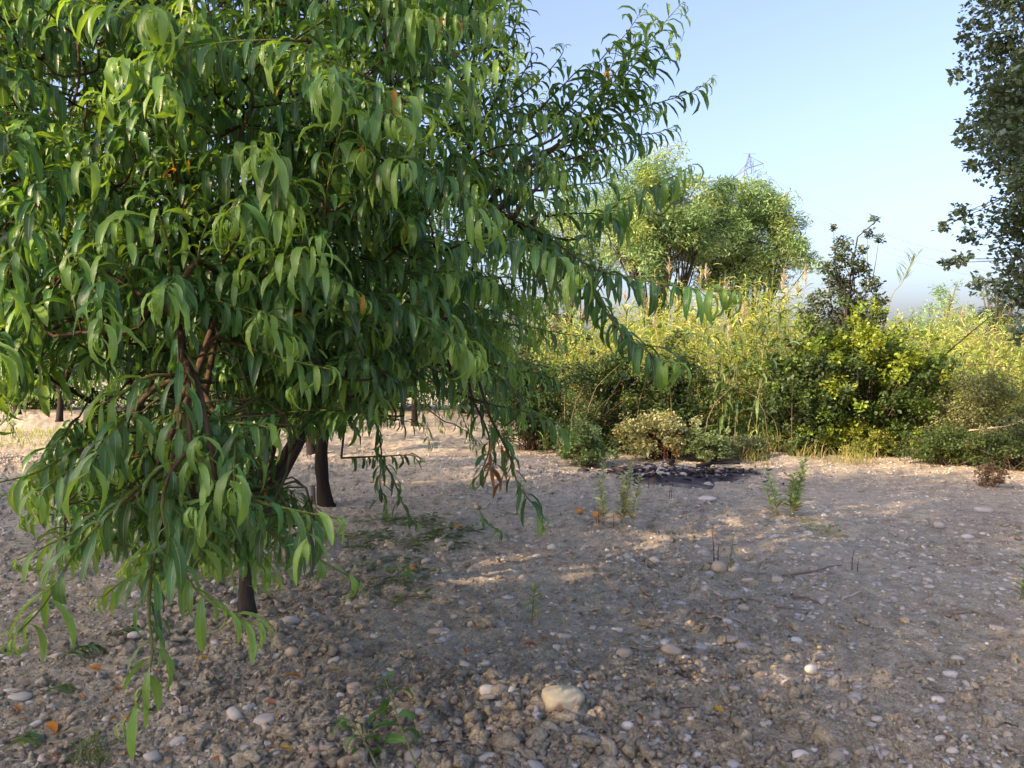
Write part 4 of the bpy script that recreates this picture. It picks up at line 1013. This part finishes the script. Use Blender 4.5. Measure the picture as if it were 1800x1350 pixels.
# ------------------------------------------------------------------ stones and clods that can be told apart
def hero_stone(px, py, w, h, c, label, name='stone', kind='round', seed=0, rot=None):
    """px,py: centre of the base line; w,h: size in photo pixels"""
    rg = np.random.default_rng(seed + 300); p = G(px, py); d = project(np.array([p[0], p[1], 0]))[2]
    W = w / FPX * d / 2; Hh = h / FPX * d / 2
    clod = kind == 'clod'
    V, F = stone_shape(4 if (clod or w > 60) else 3, rg, .24 if clod else .18 if kind == 'boulder' else .13, .38 if clod else .05, 1, .3 if kind in ('block', 'boulder') else .08 * rg.random())
    V = V / np.abs(V).max(0); V = V * np.array([W, max(W * .72, Hh * .8), Hh])
    V[:, 2] = np.where(V[:, 2] < -.55 * Hh, -.55 * Hh + (V[:, 2] + .55 * Hh) * .3, V[:, 2])
    z = ghf(p[0], p[1] + W * .3)
    if kind == 'boulder':
        k = sstep(-.15, .25, V[:, 2] / Hh + .30 * np.sin(V[:, 0] / W * 4.3 + 1) + .18 * np.sin(V[:, 0] / W * 11 + V[:, 1] / W * 5))[:, None]
        T = np.array([.26, .19, .12]) * (1 - k) + np.array(c) * k
        o = obj(name, mesh(name, V, F, tint=T), tint_mat('boulder_stone', .85, .5, 24, .6, .006, .2, dark=(.62, .58, .5)), loc=(p[0], p[1] + W * .4, z + .38 * Hh))
    elif clod: o = obj(name, mesh(name, V, F), M_clod, loc=(p[0], p[1] + W * .4, z + .35 * Hh))
    else: o = obj(name, mesh(name, V, F, tint=np.tile(c, (len(V), 1))), M_peb, loc=(p[0], p[1] + W * .4, z + .38 * Hh))
    o.rotation_euler = (rg.normal() * .06, rg.normal() * .06, rg.normal() * .25 if rot is None else rot)
    return tag(o, label, 'clod' if clod else 'stone', 'clods of dry soil' if clod else 'stones lying on the soil')
WH, GY, TN, BR = (.52, .50, .46), (.40, .38, .345), (.42, .35, .265), (.32, .26, .20)
ST = [
 (995, 1272, 84, 54, (.43, .42, .32), 'large pale greenish-grey stone with a brown-stained base, biggest in view', 'stone', 'boulder'),
 (857, 1242, 30, 26, WH, 'round white stone left of the large greenish-grey stone'),
 (846, 1258, 19, 16, GY, 'small white pebble touching below the round white stone'),
 (878, 1256, 14, 13, GY, 'small grey pebble to the right below the round white stone'),
 (1061, 1256, 24, 19, BR, 'small brown-grey stone just right of the large greenish-grey stone'),
 (1104, 1299, 24, 17, WH, 'smooth white oval pebble lower right of the large greenish-grey stone'),
 (1182, 1169, 36, 21, TN, 'flat tan stone with a rounded top beside dark twigs'),
 (1098, 1173, 34, 21, TN, 'tan stone left of the flat tan one, straw beside it'),
 (1409, 1343, 36, 24, WH, 'pale rounded stone at the bottom edge, right of centre'),
 (1385, 1212, 25, 15, WH, 'white stone lying alone above the yellow leaf, to its right'),
 (1430, 1186, 27, 18, WH, 'white oval stone upper right of the lone white stone'),
 (1565, 1189, 22, 12, GY, 'small pale stone left of the flat stone at far right'),
 (1672, 1184, 26, 14, WH, 'flat pale stone with a dark shadow at the far right'),
 (1288, 1136, 34, 15, TN, 'flat pale tan stone, upper one of a touching pair'),
 (1306, 1147, 24, 16, GY, 'pale stone, lower one of a touching pair'),
 (1231, 1153, 28, 14, GY, 'flat white-grey stone left of the touching pair'),
 (463, 1283, 44, 18, GY, 'oblong pale grey stone above the big crumbly clods', 'stone', 'block'),
 (513, 1158, 26, 22, TN, 'round grey-tan stone below the sunlit drooping tip'),
 (606, 1158, 30, 28, TN, 'upright rounded stone on the crumbly soil, middle left'),
 (622, 1226, 30, 23, TN, 'round tan stone left of the upper fallen sprig'),
 (598, 1240, 16, 12, WH, 'small white pebble below the round tan stone'),
 (30, 1232, 42, 15, GY, 'long flat stone at the left edge'),
 (310, 1314, 30, 18, GY, 'blue-grey stone under the lowest hanging leaves'),
 (645, 1276, 18, 15, WH, 'white angular pebble between the two fallen sprigs'),
 (734, 1281, 22, 14, WH, 'pale oval pebble right of the upper fallen sprig'),
 (768, 1120, 38, 15, TN, 'flat brown-tan stone in the middle of the bare soil'),
 (232, 1133, 26, 15, WH, 'pale stone behind the wilted green cuttings'),
 (510, 1110, 32, 20, GY, 'grey stone behind the sunlit drooping tip'),
 (970, 971, 17, 13, WH, 'white stone below the tip of the lowest right peach shoot'),
 (971, 931, 14, 11, GY, 'grey stone touching the tip leaves of the lowest right shoot'),
 (1265, 1013, 28, 22, TN, 'tan stone beside the small weed, largest of its group'),
 (1292, 1013, 24, 18, GY, 'round grey stone right of the small weed'),
 (1249, 1017, 20, 14, GY, 'pale pebble left of the tan stone by the small weed'),
 (1238, 984, 24, 16, GY, 'grey stone behind the group by the small weed'),
 (1704, 939, 26, 12, WH, 'flat white stone on the bare soil at right'),
 (1655, 926, 22, 14, GY, 'grey stone left of the flat white stone'),
 (1733, 897, 36, 12, GY, 'broad flat stone in front of the withered brown clump'),
 (1245, 889, 34, 12, WH, 'whitish flat stone in front of the ash bed'),
 (1246, 862, 18, 11, GY, 'small stone at the front edge of the ash bed'),
 (1390, 978, 20, 10, GY, 'pale stone below the paired green weeds'),
 (1650, 1238, 28, 14, WH, 'pale flat pebble in the lower right corner area'),
 (1655, 1306, 22, 15, GY, 'pale pebble near the bottom right corner'),
 (1205, 1305, 26, 14, WH, 'flat white stone near the bottom edge, left of the pale rounded one'),
]
for i, s in enumerate(ST): hero_stone(*s, seed=i)
CL = [
 (850, 1117, 50, 42, BR, 'tall rough brown clod standing alone mid-ground'),
 (866, 1217, 44, 36, BR, 'rough pale clod above the round white stone'),
 (494, 1312, 60, 36, BR, 'big crumbly clod, left one of the touching pair at the bottom'),
 (550, 1300, 62, 28, BR, 'big crumbly clod, right one of the touching pair at the bottom'),
 (434, 1352, 70, 42, BR, 'largest clod, cut by the bottom edge'),
 (565, 1268, 40, 26, BR, 'pale clod behind the touching pair'),
 (358, 1205, 48, 30, BR, 'dark brown clod right of the lowest hanging leaves'),
 (118, 1258, 44, 28, BR, 'rounded pale clod in the lower left'),
 (165, 1255, 30, 24, BR, 'dark clod right of the rounded pale one'),
 (785, 1072, 40, 22, BR, 'low clod behind the tall standing one'),
 (1150, 1112, 54, 20, BR, 'flat crumbly clod on the right of the bare soil'),
]
for i, s in enumerate(CL): hero_stone(*s, 'clod', 'clod', seed=60 + i)

# ------------------------------------------------------------------ sticks
def stick(pts, w, label, c=(.26, .22, .18), seed=0, lift=.004, name='stick', mat=None, cat='stick', group='sticks on the soil'):
    rg = np.random.default_rng(seed + 500); g = [G(*p) for p in pts]; d = np.linalg.norm(g[0][:2]); r = w / FPX * d / 2
    q = smooth_line(np.array([[p[0], p[1], 0] for p in g]), 10)
    q[:, 2] = gh(q[:, 0], q[:, 1]); q[:, 2] = np.maximum(q[:, 2], np.linspace(q[0, 2], q[-1, 2], 10)) + r * .8 + lift
    q[1:-1, :2] += rg.normal(size=(8, 2)) * r * .9
    V, F, T = tube(q, np.linspace(r, r * .45, 10) * (1 + .5 * (rg.random(10) - .5)), 6, np.array(c), .4, rg)
    b = q[0]; o = obj(name, mesh(name, V - b, F, tint=T), mat or M_wood, loc=tuple(b)); return tag(o, label, cat, group)
SK = [
 ([(1170, 1252), (1200, 1254), (1230, 1250)], 6, 'short brown stick right of the large greenish-grey stone'),
 ([(1160, 1204), (1185, 1200), (1208, 1203)], 8, 'short dark stick below the flat tan stone', (.12, .10, .09)),
 ([(1268, 1068), (1318, 1060), (1370, 1072), (1425, 1075)], 4, 'long thin forked stick on the right of the bare soil'),
 ([(1375, 1016), (1430, 1008), (1480, 996)], 4, 'thin dark stick above the long forked one', (.2, .17, .14)),
 ([(1388, 1048), (1420, 1052), (1445, 1066)], 4, 'short dark twig crossing right of the long forked stick', (.2, .16, .13)),
 ([(1240, 1094), (1275, 1100), (1310, 1110)], 6, 'greyish stick near the lit patch on the right', (.33, .29, .24)),
 ([(1675, 1084), (1705, 1082), (1732, 1090)], 5, 'curved brown stick at the far right', (.3, .23, .15)),
 ([(1480, 1056), (1500, 1049), (1516, 1041)], 4, 'small pale straw pointing up to the right', (.5, .45, .36)),
 ([(936, 1268), (940, 1285), (946, 1300)], 10, 'split white bark piece left of the large greenish-grey stone', (.55, .52, .47)),
 ([(1018, 1318), (1030, 1308), (1041, 1298)], 7, 'split pale wood sliver below the large greenish-grey stone', (.5, .46, .40)),
 ([(1108, 1134), (1130, 1148), (1150, 1155)], 4, 'pale straw leaning at the tan stone', (.45, .39, .30)),
 ([(1110, 1152), (1140, 1158), (1168, 1150)], 5, 'thin stick behind the flat tan stone', (.3, .26, .21)),
 ([(772, 962), (800, 942), (822, 918)], 4, 'pale bare twig lying among the green prunings', (.42, .36, .28)),
 ([(545, 1330), (575, 1338), (600, 1350)], 16, 'thick grey stick end at the bottom edge', (.30, .26, .22)),
 ([(62, 1348), (110, 1334), (140, 1326)], 6, 'brown stick in the bottom left corner', (.25, .19, .15)),
 ([(300, 1210), (314, 1232), (318, 1264)], 5, 'curved grey twig right of the lowest hanging leaves', (.36, .32, .28)),
 ([(640, 1158), (670, 1148), (705, 1132)], 3, 'fine grey twig right of the upright rounded stone', (.33, .29, .25)),
 ([(645, 1190), (655, 1180), (664, 1168)], 6, 'pale flat splinter above the upper fallen sprig', (.4, .37, .34)),
 ([(1590, 950), (1620, 935), (1650, 917)], 3, 'thin curved grass stalk at right', (.4, .36, .3)),
 ([(745, 1340), (790, 1336), (806, 1335)], 5, 'pale grey stick near the bottom edge', (.36, .33, .3)),
 ([(870, 1230), (890, 1236), (910, 1243)], 4, 'straw lying right of the round white stone', (.42, .35, .26)),
 ([(1280, 1222), (1295, 1224), (1312, 1218)], 6, 'short grey stick above the yellow leaf', (.33, .31, .29)),
 ([(1620, 1212), (1650, 1220), (1690, 1226)], 3, 'thin dark twig near the right edge', (.17, .14, .12)),
 ([(1735, 1262), (1760, 1270), (1790, 1276)], 5, 'dark ribbed twig in the lower right corner', (.09, .075, .065)),
]
for i, s in enumerate(SK): stick(s[0], s[1], s[2], *(s[3:] or [(.26, .21, .165)]), seed=i)

# ------------------------------------------------------------------ ash bed with charred wood
def ash_bed():
    rg = np.random.default_rng(140); c = G(1195, 838); rx, ry = 1.0, 1.15
    n, m = 60, 26
    a = np.linspace(0, 2 * np.pi, n, endpoint=False); rr = np.linspace(0, 1, m)
    A, Q = np.meshgrid(a, rr); wob = 1 + .18 * np.sin(A * 3 + 1) + .1 * np.sin(A * 7) + .06 * np.sin(A * 13 + 2)
    X = c[0] + np.cos(A) * Q * rx * wob; Y = c[1] + np.sin(A) * Q * ry * wob
    Z = gh(X, Y) + .03 * (1 - Q ** 2) + .07 * (1 - Q ** 2) * bil(X, Y, 7, 21) * vn(X * 3, Y * 3, 5) + .012 - .05 * sstep(.86, 1, Q)
    V = np.stack([X, Y, Z], -1).reshape(-1, 3); I = np.arange(m * n).reshape(m, n); J = np.roll(I, -1, 1)
    F = np.stack([I[:-1], I[1:], J[1:], J[:-1]], -1).reshape(-1, 4)
    k = (vn(X * 9, Y * 9, 31)[..., None] * .6 + vn(X * 25, Y * 25, 33)[..., None] * .4)
    T = np.array([.035, .034, .042]) * (1 - sstep(.4, .8, k)) + np.array([.11, .106, .115]) * sstep(.45, .85, k)
    T = T * (1 - sstep(.74, 1.05, Q + .4 * (k[..., 0] - .5))[..., None]) + np.array([.25, .22, .19]) * sstep(.74, 1.05, Q + .4 * (k[..., 0] - .5))[..., None]
    o = obj('ash_bed', mesh('ash_bed', V, F, tint=T.reshape(-1, 3)), M_char); tag(o, 'blackened ash and charcoal bed of an old bonfire before the bushes', 'ash heap')
    m = 900; ra = rg.random(m) * 6.28; rq = np.abs(rg.normal(size=m)) * .45; x = c[0] + np.cos(ra) * rq * 1.25; y = c[1] + np.sin(ra) * rq * 1.0
    TV, TF = stone_shape(1, rg, .3, .2, .6, .3); Mx = rand_rot(rg, m, .5) * (np.array([1.0, .35, .35])[None, :, None] if False else 1.0); sz = np.exp(rg.normal(-3.6, .5, m))
    Mx = Mx * sz[:, None, None]; Mx[:, :, 1] *= .4; Mx[:, :, 2] *= .5
    cc = np.array([[.02, .02, .022], [.05, .048, .05], [.28, .27, .28], [.42, .40, .38], [.12, .09, .07]])[rg.choice(5, m, p=[.4, .2, .18, .1, .12])]
    V, F, T = stamp(TV, TF, Mx, np.stack([x, y, gh(x, y) + .075 * np.exp(-rq ** 2 * 1.2) + .012], -1), cc); obj('cinders', mesh('cinders', V, F, tint=T), M_char, o, 'stuff')
    labs = ['longest black charred branch lying along the back of the ash bed', 'charred stick at the left end of the ash bed', 'charred stick angled up by the red-stemmed weed', 'charred stick across the middle of the ash bed',
            'short charred stump end poking from the ash bed', 'thin charred stick at the front edge of the ash bed', 'charred stick at the right end of the ash bed', 'charred stick fragment left of the pale burnt stick']
    seg = [((1225, 824), (1300, 822), 7), ((1080, 832), (1130, 838), 5), ((1165, 805), (1185, 826), 8), ((1195, 838), (1235, 842), 6), ((1098, 848), (1118, 852), 8), ((1120, 857), (1160, 856), 5), ((1255, 832), (1298, 840), 5), ((1130, 824), (1160, 830), 5)]
    for l, (p, q, w) in zip(labs, seg):
        stick([p, ((p[0] + q[0]) / 2, (p[1] + q[1]) / 2 - 2), q], w, l, (.022, .021, .022), 200 + p[0], .05, 'charred_stick', M_char, 'charred stick', 'charred sticks on the ash bed')
    stick([(1155, 838), (1162, 828), (1168, 816)], 6, 'pale grey burnt stick standing out on the ash bed', (.40, .40, .42), 260, .06, 'charred_stick', M_wood, 'charred stick', 'charred sticks on the ash bed')
    stick([(1098, 852), (1108, 846), (1118, 842)], 5, 'small white-ashed stick at the left front of the ash bed', (.46, .45, .44), 261, .05, 'charred_stick', M_wood, 'charred stick', 'charred sticks on the ash bed')
ash_bed()

# ------------------------------------------------------------------ small weeds with upright stalks
def stalk_weed(label, px, pbase, ptop, lean, c, seed, stems=1, leaf=.05, gap=.014, w=.016, sc_=(.20, .24, .10), spread=.02):
    rg = np.random.default_rng(seed); p = G(px, pbase); d = project(np.array([p[0], p[1], 0]))[2]; h = (pbase - ptop) / FPX * d
    b = np.array([p[0], p[1], ghf(p[0], p[1])]); t = thing('stalk_weed', label, 'weed', tuple(b), 'upright weeds on the soil')
    for s in range(stems):
        o = np.array([rg.normal() * spread, rg.normal() * spread, -.02]); hs = h * (1 if s == 0 else .55 + .35 * rg.random()); ln = lean + (rg.normal() * .12 if s else 0)
        q = smooth_line([o, o + [ln * hs * .4, 0, hs * .5], o + [ln * hs, rg.normal() * .03, hs]], 9)
        V, F, T = tube(q, np.linspace(.0045, .0018, 9), 5, np.array(sc_)); st = obj('stem', mesh('stem', V, F, tint=T), M_bark, t)
        n = int(hs / gap); u = .12 + .88 * (np.arange(n) + .5) / n; bs = np.stack([np.interp(u, np.linspace(0, 1, 9), q[:, k]) for k in range(3)], -1)
        L = leaf * (.7 + .5 * rg.random(n)) * (1.15 - .65 * u)
        V, f, uu = leaves(bs, np.arange(n) * 2.4 + rg.normal(size=n) * .3, R(35) + .25 * rg.normal(size=n), R(25) * rg.random(n), L, np.full(n, w), rg, rows=5, petiole=.02)
        cc = np.asarray(c) * (.75 + .5 * rg.random((n, 1))); cc[u < .2] = [.33, .27, .10]
        obj('leaves', mesh('leaves', *merge_leaves(V, f, uu, cc)), M_herb, st, 'stuff')
stalk_weed('tall pale grey-green weed stalk, left of the pair before the ash bed', 1066, 930, 805, .05, (.44, .52, .33), 151, 2, .10, .012, .024, (.3, .34, .2), .03)
stalk_weed('tall pale grey-green weed stalk, right of the pair before the ash bed', 1097, 932, 812, .18, (.44, .52, .33), 152, 4, .10, .012, .024, (.3, .34, .2), .04)
stalk_weed('bright green weed stalk, left of the pair on the right', 1362, 915, 832, -.22, (.28, .42, .15), 153, 2, .12, .012, .024)
stalk_weed('bright green weed stalk, right and leafier of the pair', 1390, 915, 812, .20, (.28, .42, .15), 154, 3, .13, .011, .026)
stalk_weed('green weed stalk cut by the right edge', 1792, 1058, 948, .02, (.18, .30, .12), 155, 2, .08, .012, .014)
stalk_weed('small single green weed among the bare clods', 936, 1100, 1028, .08, (.24, .36, .15), 156, 1, .09, .014, .022)
stalk_weed('tiny green weed between the grouped stones on the right', 1281, 1012, 950, .06, (.20, .30, .14), 157, 1, .06, .014, .012)
stalk_weed('tiny weed below the tan stone group', 1222, 1010, 985, .1, (.26, .32, .2), 158, 1, .035)
stalk_weed('thin reddish-brown bare weed stalk left of the grouped stones', 1257, 990, 930, -.05, (.16, .08, .05), 159, 2, .02, .05, .005, (.13, .06, .04))
stalk_weed('thin reddish-brown bare weed stalk on the right of the bare soil', 1505, 1005, 960, .02, (.16, .08, .05), 160, 2, .02, .05, .005, (.13, .06, .04))
stalk_weed('dark red dry weed stalk in front of the ash bed', 1145, 862, 818, .05, (.17, .06, .04), 161, 3, .03, .03, .008, (.16, .06, .04))
stalk_weed('dark thin dry weed stalk right of the tall pale pair', 1178, 885, 835, .05, (.13, .07, .05), 162, 2, .02, .05, .006, (.12, .07, .05))
stalk_weed('reddish low weed seedlings beside the fallen fruit', 1052, 935, 905, .0, (.20, .07, .05), 163, 5, .03, .02, .010, (.20, .07, .05), .06)
stalk_weed('reddish seedling beside a white twig in the middle', 1123, 1000, 985, .1, (.22, .07, .06), 164, 3, .025, .015, .009, (.22, .08, .06), .03)
stalk_weed('red-stemmed weed rising from the ash bed in front of the pale shrub', 1180, 818, 755, .05, (.20, .09, .05), 165, 6, .05, .03, .014, (.20, .06, .04), .05)

# creeping weed on the right
def mat_weed():
    rg = np.random.default_rng(170); n = 160; px = 1405 + 80 * rg.random(n); py = 920 + (px - 1405) * .35 + rg.normal(size=n) * 5
    g = np.array([G(a, b) for a, b in zip(px, py)]); g[:, 2] = gh(g[:, 0], g[:, 1]); base = g.mean(0)
    V, f, u = leaves(g, rg.random(n) * 6.28, R(25) + .3 * rg.normal(size=n), R(40) * rg.random(n), .03 + .04 * rg.random(n), np.full(n, .012), rg, rows=4)
    t = thing('creeping_weed', 'low creeping pale green weed trailing right from the paired stalks', 'weed', tuple(base))
    M = merge_leaves(V, f, u, np.array([.26, .34, .14]) * (.7 + .5 * rg.random((n, 1)))); obj('foliage', mesh('foliage', M[0] - base, *M[1:]), M_herb, t, 'stuff')
mat_weed()

# ------------------------------------------------------------------ fallen sprigs, cuttings, leaves, fruit
def sprig(label, pts3, L, sp, seed, c=GREEN * 1.15, droop=.7, name='fallen_sprig', n=14, r=.004, start=.15, minz=True):
    rg = np.random.default_rng(seed); q = smooth_line(pts3, n); b = q[0].copy(); t = thing(name, label, 'sprig', tuple(b), 'cut peach sprigs on the soil')
    V, F, T = tube(q, np.linspace(r, r * .4, n), 5, np.array([.24, .28, .12])); obj('stem', mesh('stem', V - b, F, tint=T), M_bark, t)
    B = shoot_leaves(q, rg, sp, L, .4, start); B = [x[:-2] for x in B]
    V, f, u = leaves(B[0], B[1], B[2] * .5, B[3] * droop, B[4] * 1.3, B[5] * 2.1, rg, rows=8, quick=B[6], twist=1.0, fold=.5)
    cc = np.asarray(c) * (.7 + .6 * rg.random((len(V), 1)))
    for i in range(len(V)):
        v = V[i].copy()
        if minz: v[:, 2] = np.maximum(v[:, 2], gh(v[:, 0], v[:, 1]) + .012)
        obj('leaf', mesh('leaf', v - B[0][i], f, u[i], np.repeat(cc[i][None], len(v), 0)), M_peach, t, loc=tuple(B[0][i] - b))
def gpt(px, py, up=0.0):
    g = G(px, py); return np.array([g[0], g[1], ghf(g[0], g[1]) + .01 + up])
def rise(px, py, ref):
    """point above the soil seen at (px,py), at the depth of the ground point ref"""
    d = project(gpt(*ref))[2]; return P(px, py, float(d))
sprig('cut leafy peach sprig, upper one, its bare stem reaching the bottom edge', [rise(735, 1352, (738, 1372)), rise(705, 1280, (720, 1345)), rise(690, 1230, (710, 1330)), rise(676, 1190, (700, 1315))], .115, .030, 181, start=.25)
sprig('cut leafy peach sprig, lower one, at the bottom edge', [rise(665, 1352, (665, 1372)), rise(645, 1312, (648, 1358)), rise(622, 1272, (640, 1345)), rise(606, 1262, (630, 1335))], .115, .026, 182)
sprig('small leafy sprig stuck upright in the soil behind', [gpt(700, 1040), rise(702, 1015, (700, 1040)), rise(706, 990, (700, 1040))], .11, .035, 183)
sprig('wilted dark green cuttings below the left drooping leaves', [gpt(100, 1172, .02), gpt(130, 1162, .05), gpt(160, 1152, .05), gpt(178, 1145, .02)], .11, .018, 184, c=(.05, .13, .06))
sprig('wilted blue-green cuttings in the lower left corner', [gpt(5, 1322, .02), gpt(25, 1316, .05), gpt(45, 1305, .05), gpt(60, 1298, .03)], .11, .016, 185, c=(.13, .22, .13))
sprig('wilted green leaves flat on the soil left of the dark clod', [gpt(75, 1228, .01), gpt(90, 1222, .02), gpt(112, 1214, .02)], .10, .035, 186, c=(.10, .17, .08))
sprig('small dark green cutting behind the pale stone', [gpt(190, 1128, .01), gpt(210, 1122, .03), gpt(232, 1116, .02)], .10, .028, 187, c=(.05, .12, .05))
sprig('small curved leafy shoot touching the soil behind the weed', [rise(840, 885, (850, 950)), rise(850, 915, (850, 950)), rise(870, 930, (860, 950)), rise(888, 940, (880, 955))], .085, .022, 188)
def prunings():
    rg = np.random.default_rng(190); n = 900
    px = 600 + 240 * rg.random(n); py = 905 + 75 * rg.random(n); k = (np.abs((px - 720) / 130) ** 2 + np.abs((py - 945) / 36) ** 2 < 1) & (vn(px * .03, py * .06, 3) > .38); px, py = px[k], py[k]
    e = 110; px = np.concatenate([px, 620 + 140 * rg.random(e)]); py = np.concatenate([py, 985 + 90 * rg.random(e)])
    n = len(px); g = np.array([G(a, b) for a, b in zip(px, py)]); g[:, 2] = gh(g[:, 0], g[:, 1]) + .015
    V, f, u = leaves(g, rg.random(n) * 6.28, .3 * rg.random(n), .5 * rg.random(n), .06 + .06 * rg.random(n), np.full(n, .018), rg, rows=5, twist=1.0)
    V[:, :, 2] = np.maximum(V[:, :, 2], gh(V[:, :, 0], V[:, :, 1]) + .006)
    c = np.array([[.07, .14, .045], [.11, .18, .07], [.16, .20, .10]])[rg.integers(0, 3, n)] * (.7 + .5 * rg.random((n, 1)))
    o = obj('prunings', mesh('prunings', *merge_leaves(V, f, u, c)), M_herb, kind='stuff'); o['label'] = 'scattered green leaf prunings on the soil under the tree'; o['category'] = 'leaf litter'
    n = 130; px = 130 + 60 * rg.random(n); py = 1300 + 50 * rg.random(n); g = np.array([G(a, b) for a, b in zip(px, py)]); g[:, 2] = gh(g[:, 0], g[:, 1])
    V, f, u = leaves(g, rg.random(n) * 6.28, R(55) + .3 * rg.normal(size=n), R(40) * rg.random(n), .03 + .05 * rg.random(n), np.full(n, .006), rg, rows=4)
    b = g.mean(0); t = thing('feathery_weed', 'low feathery green weed near the bottom left corner', 'weed', tuple(b))
    M = merge_leaves(V, f, u, np.tile([.14, .20, .08], (n, 1))); obj('foliage', mesh('foliage', M[0] - b, *M[1:]), M_herb, t, 'stuff')
prunings()
def fallen_leaf(px, py, L, az, c, label, seed, group='fallen leaves on the soil'):
    rg = np.random.default_rng(seed); g = gpt(px, py, .006); d = np.linalg.norm(g[:2]); Lm = L / FPX * d
    V, f, u = leaves(np.zeros((1, 3)), np.array([az]), np.array([.25]), np.array([.6]), np.array([Lm]), np.array([Lm * .36]), rg, rows=8, fold=.5, wave=.25, twist=.5)
    o = obj('fallen_leaf', mesh('fallen_leaf', V[0], f, u[0], np.tile(c, (V.shape[1], 1))), M_dry, loc=tuple(g)); tag(o, label, 'leaf', group)
OR, YE, RB = (.50, .20, .04), (.62, .36, .03), (.34, .13, .07)
FL = [(1252, 1246, 26, -.6, YE, 'bright yellow fallen leaf on the bare soil right of the large stone'), (500, 1197, 32, -.2, OR, 'curled orange leaf left of the round tan stone'),
 (82, 1264, 36, -.5, OR, 'long orange-brown leaf in the lower left'), (155, 1178, 24, .1, OR, 'orange leaf beside the wilted green cuttings'), (195, 1212, 20, .4, OR, 'orange leaf left of the lowest hanging leaves'), (215, 1220, 18, .2, YE, 'golden leaf beside the lowest hanging leaves'),
 (580, 1196, 18, .1, YE, 'small yellow leaf behind the round tan stone'), (660, 1267, 26, .3, YE, 'yellow leaf lying between the cut sprigs'), (730, 1248, 28, .9, OR, 'upright curled orange leaf right of the upper sprig'), (778, 1218, 24, -.1, OR, 'orange leaf upper right of the cut sprig'),
 (712, 1112, 16, 1.5, OR, 'small bright orange leaf on the crumbly soil'), (465, 1252, 20, .2, RB, 'red-brown leaf above the oblong grey stone'), (492, 1332, 24, -.3, YE, 'pale yellow leaf in front of the big clods'), (425, 1287, 18, .2, YE, 'small yellow leaf left of the oblong grey stone'),
 (920, 1153, 26, .2, RB, 'brown leaf lying above the lit patch of soil'), (765, 1205, 16, .3, RB, 'small brown leaf above the round white stone'), (20, 1252, 22, .0, OR, 'rusty leaf at the left edge below the long flat stone'), (860, 1306, 18, .2, RB, 'small rusty leaf near the bottom, left of centre'),
 (795, 934, 22, .1, YE, 'yellow leaf among the green prunings'), (645, 962, 18, .4, OR, 'orange leaf at the left end of the prunings'), (345, 1165, 20, .2, YE, 'pale yellow leaf under the drooping shoots')]
for i, s in enumerate(FL): fallen_leaf(*s, seed=400 + i)
# bits of brown leaf litter
def litter():
    rg = np.random.default_rng(205); n = 420; px = 1250 * rg.random(n) ** 1.1; py = 930 + 420 * rg.random(n); g = np.array([G(a, b) for a, b in zip(px, py)]); g[:, 2] = gh(g[:, 0], g[:, 1]) + .01
    V, f, u = leaves(g, rg.random(n) * 6.28, .4 * rg.random(n), rg.random(n), .02 + .05 * rg.random(n) ** 2, np.full(n, .014), rg, rows=5, twist=1.0, fold=.6)
    c = np.array([[.40, .19, .06], [.30, .15, .08], [.45, .30, .12], [.26, .20, .13]])[rg.integers(0, 4, n)]
    o = obj('leaf_litter', mesh('leaf_litter', *merge_leaves(V, f, u, c)), M_dry, ground, 'stuff')
litter()
def fruit(px, py, c, label, seed):
    V, F = ICO[3]; V = V.copy(); a = np.arctan2(V[:, 1], V[:, 0]); rho = np.hypot(V[:, 0], V[:, 1])
    V *= (1 - .12 * np.exp(-(a / .28) ** 2) * rho)[:, None]; V[:, 2] -= .22 * np.exp(-(rho / .3) ** 2) * (V[:, 2] > 0); V *= [.034, .034, .031]
    g = gpt(px, py, .02); k = sstep(-.5, .8, V[:, 0] / .034)[:, None]
    T = np.array(c) * k + np.array([.55, .17, .04]) * (1 - k)
    o = obj('fallen_fruit', mesh('fallen_fruit', V, F, tint=T), tint_mat('peach_skin', .6, .35, 60, .1, .001, .3), loc=tuple(g)); o.rotation_euler = (.3, .5, -1.2); tag(o, label, 'fruit', 'fallen peaches')
fruit(1048, 919, (.62, .33, .05), 'small bright orange fallen fruit, right one of two', 1)
fruit(1019, 912, (.48, .28, .07), 'small dull orange fallen fruit, left one of two', 2)
fruit(724, 1012, (.55, .30, .06), 'single orange fallen fruit by the small upright sprig', 3)
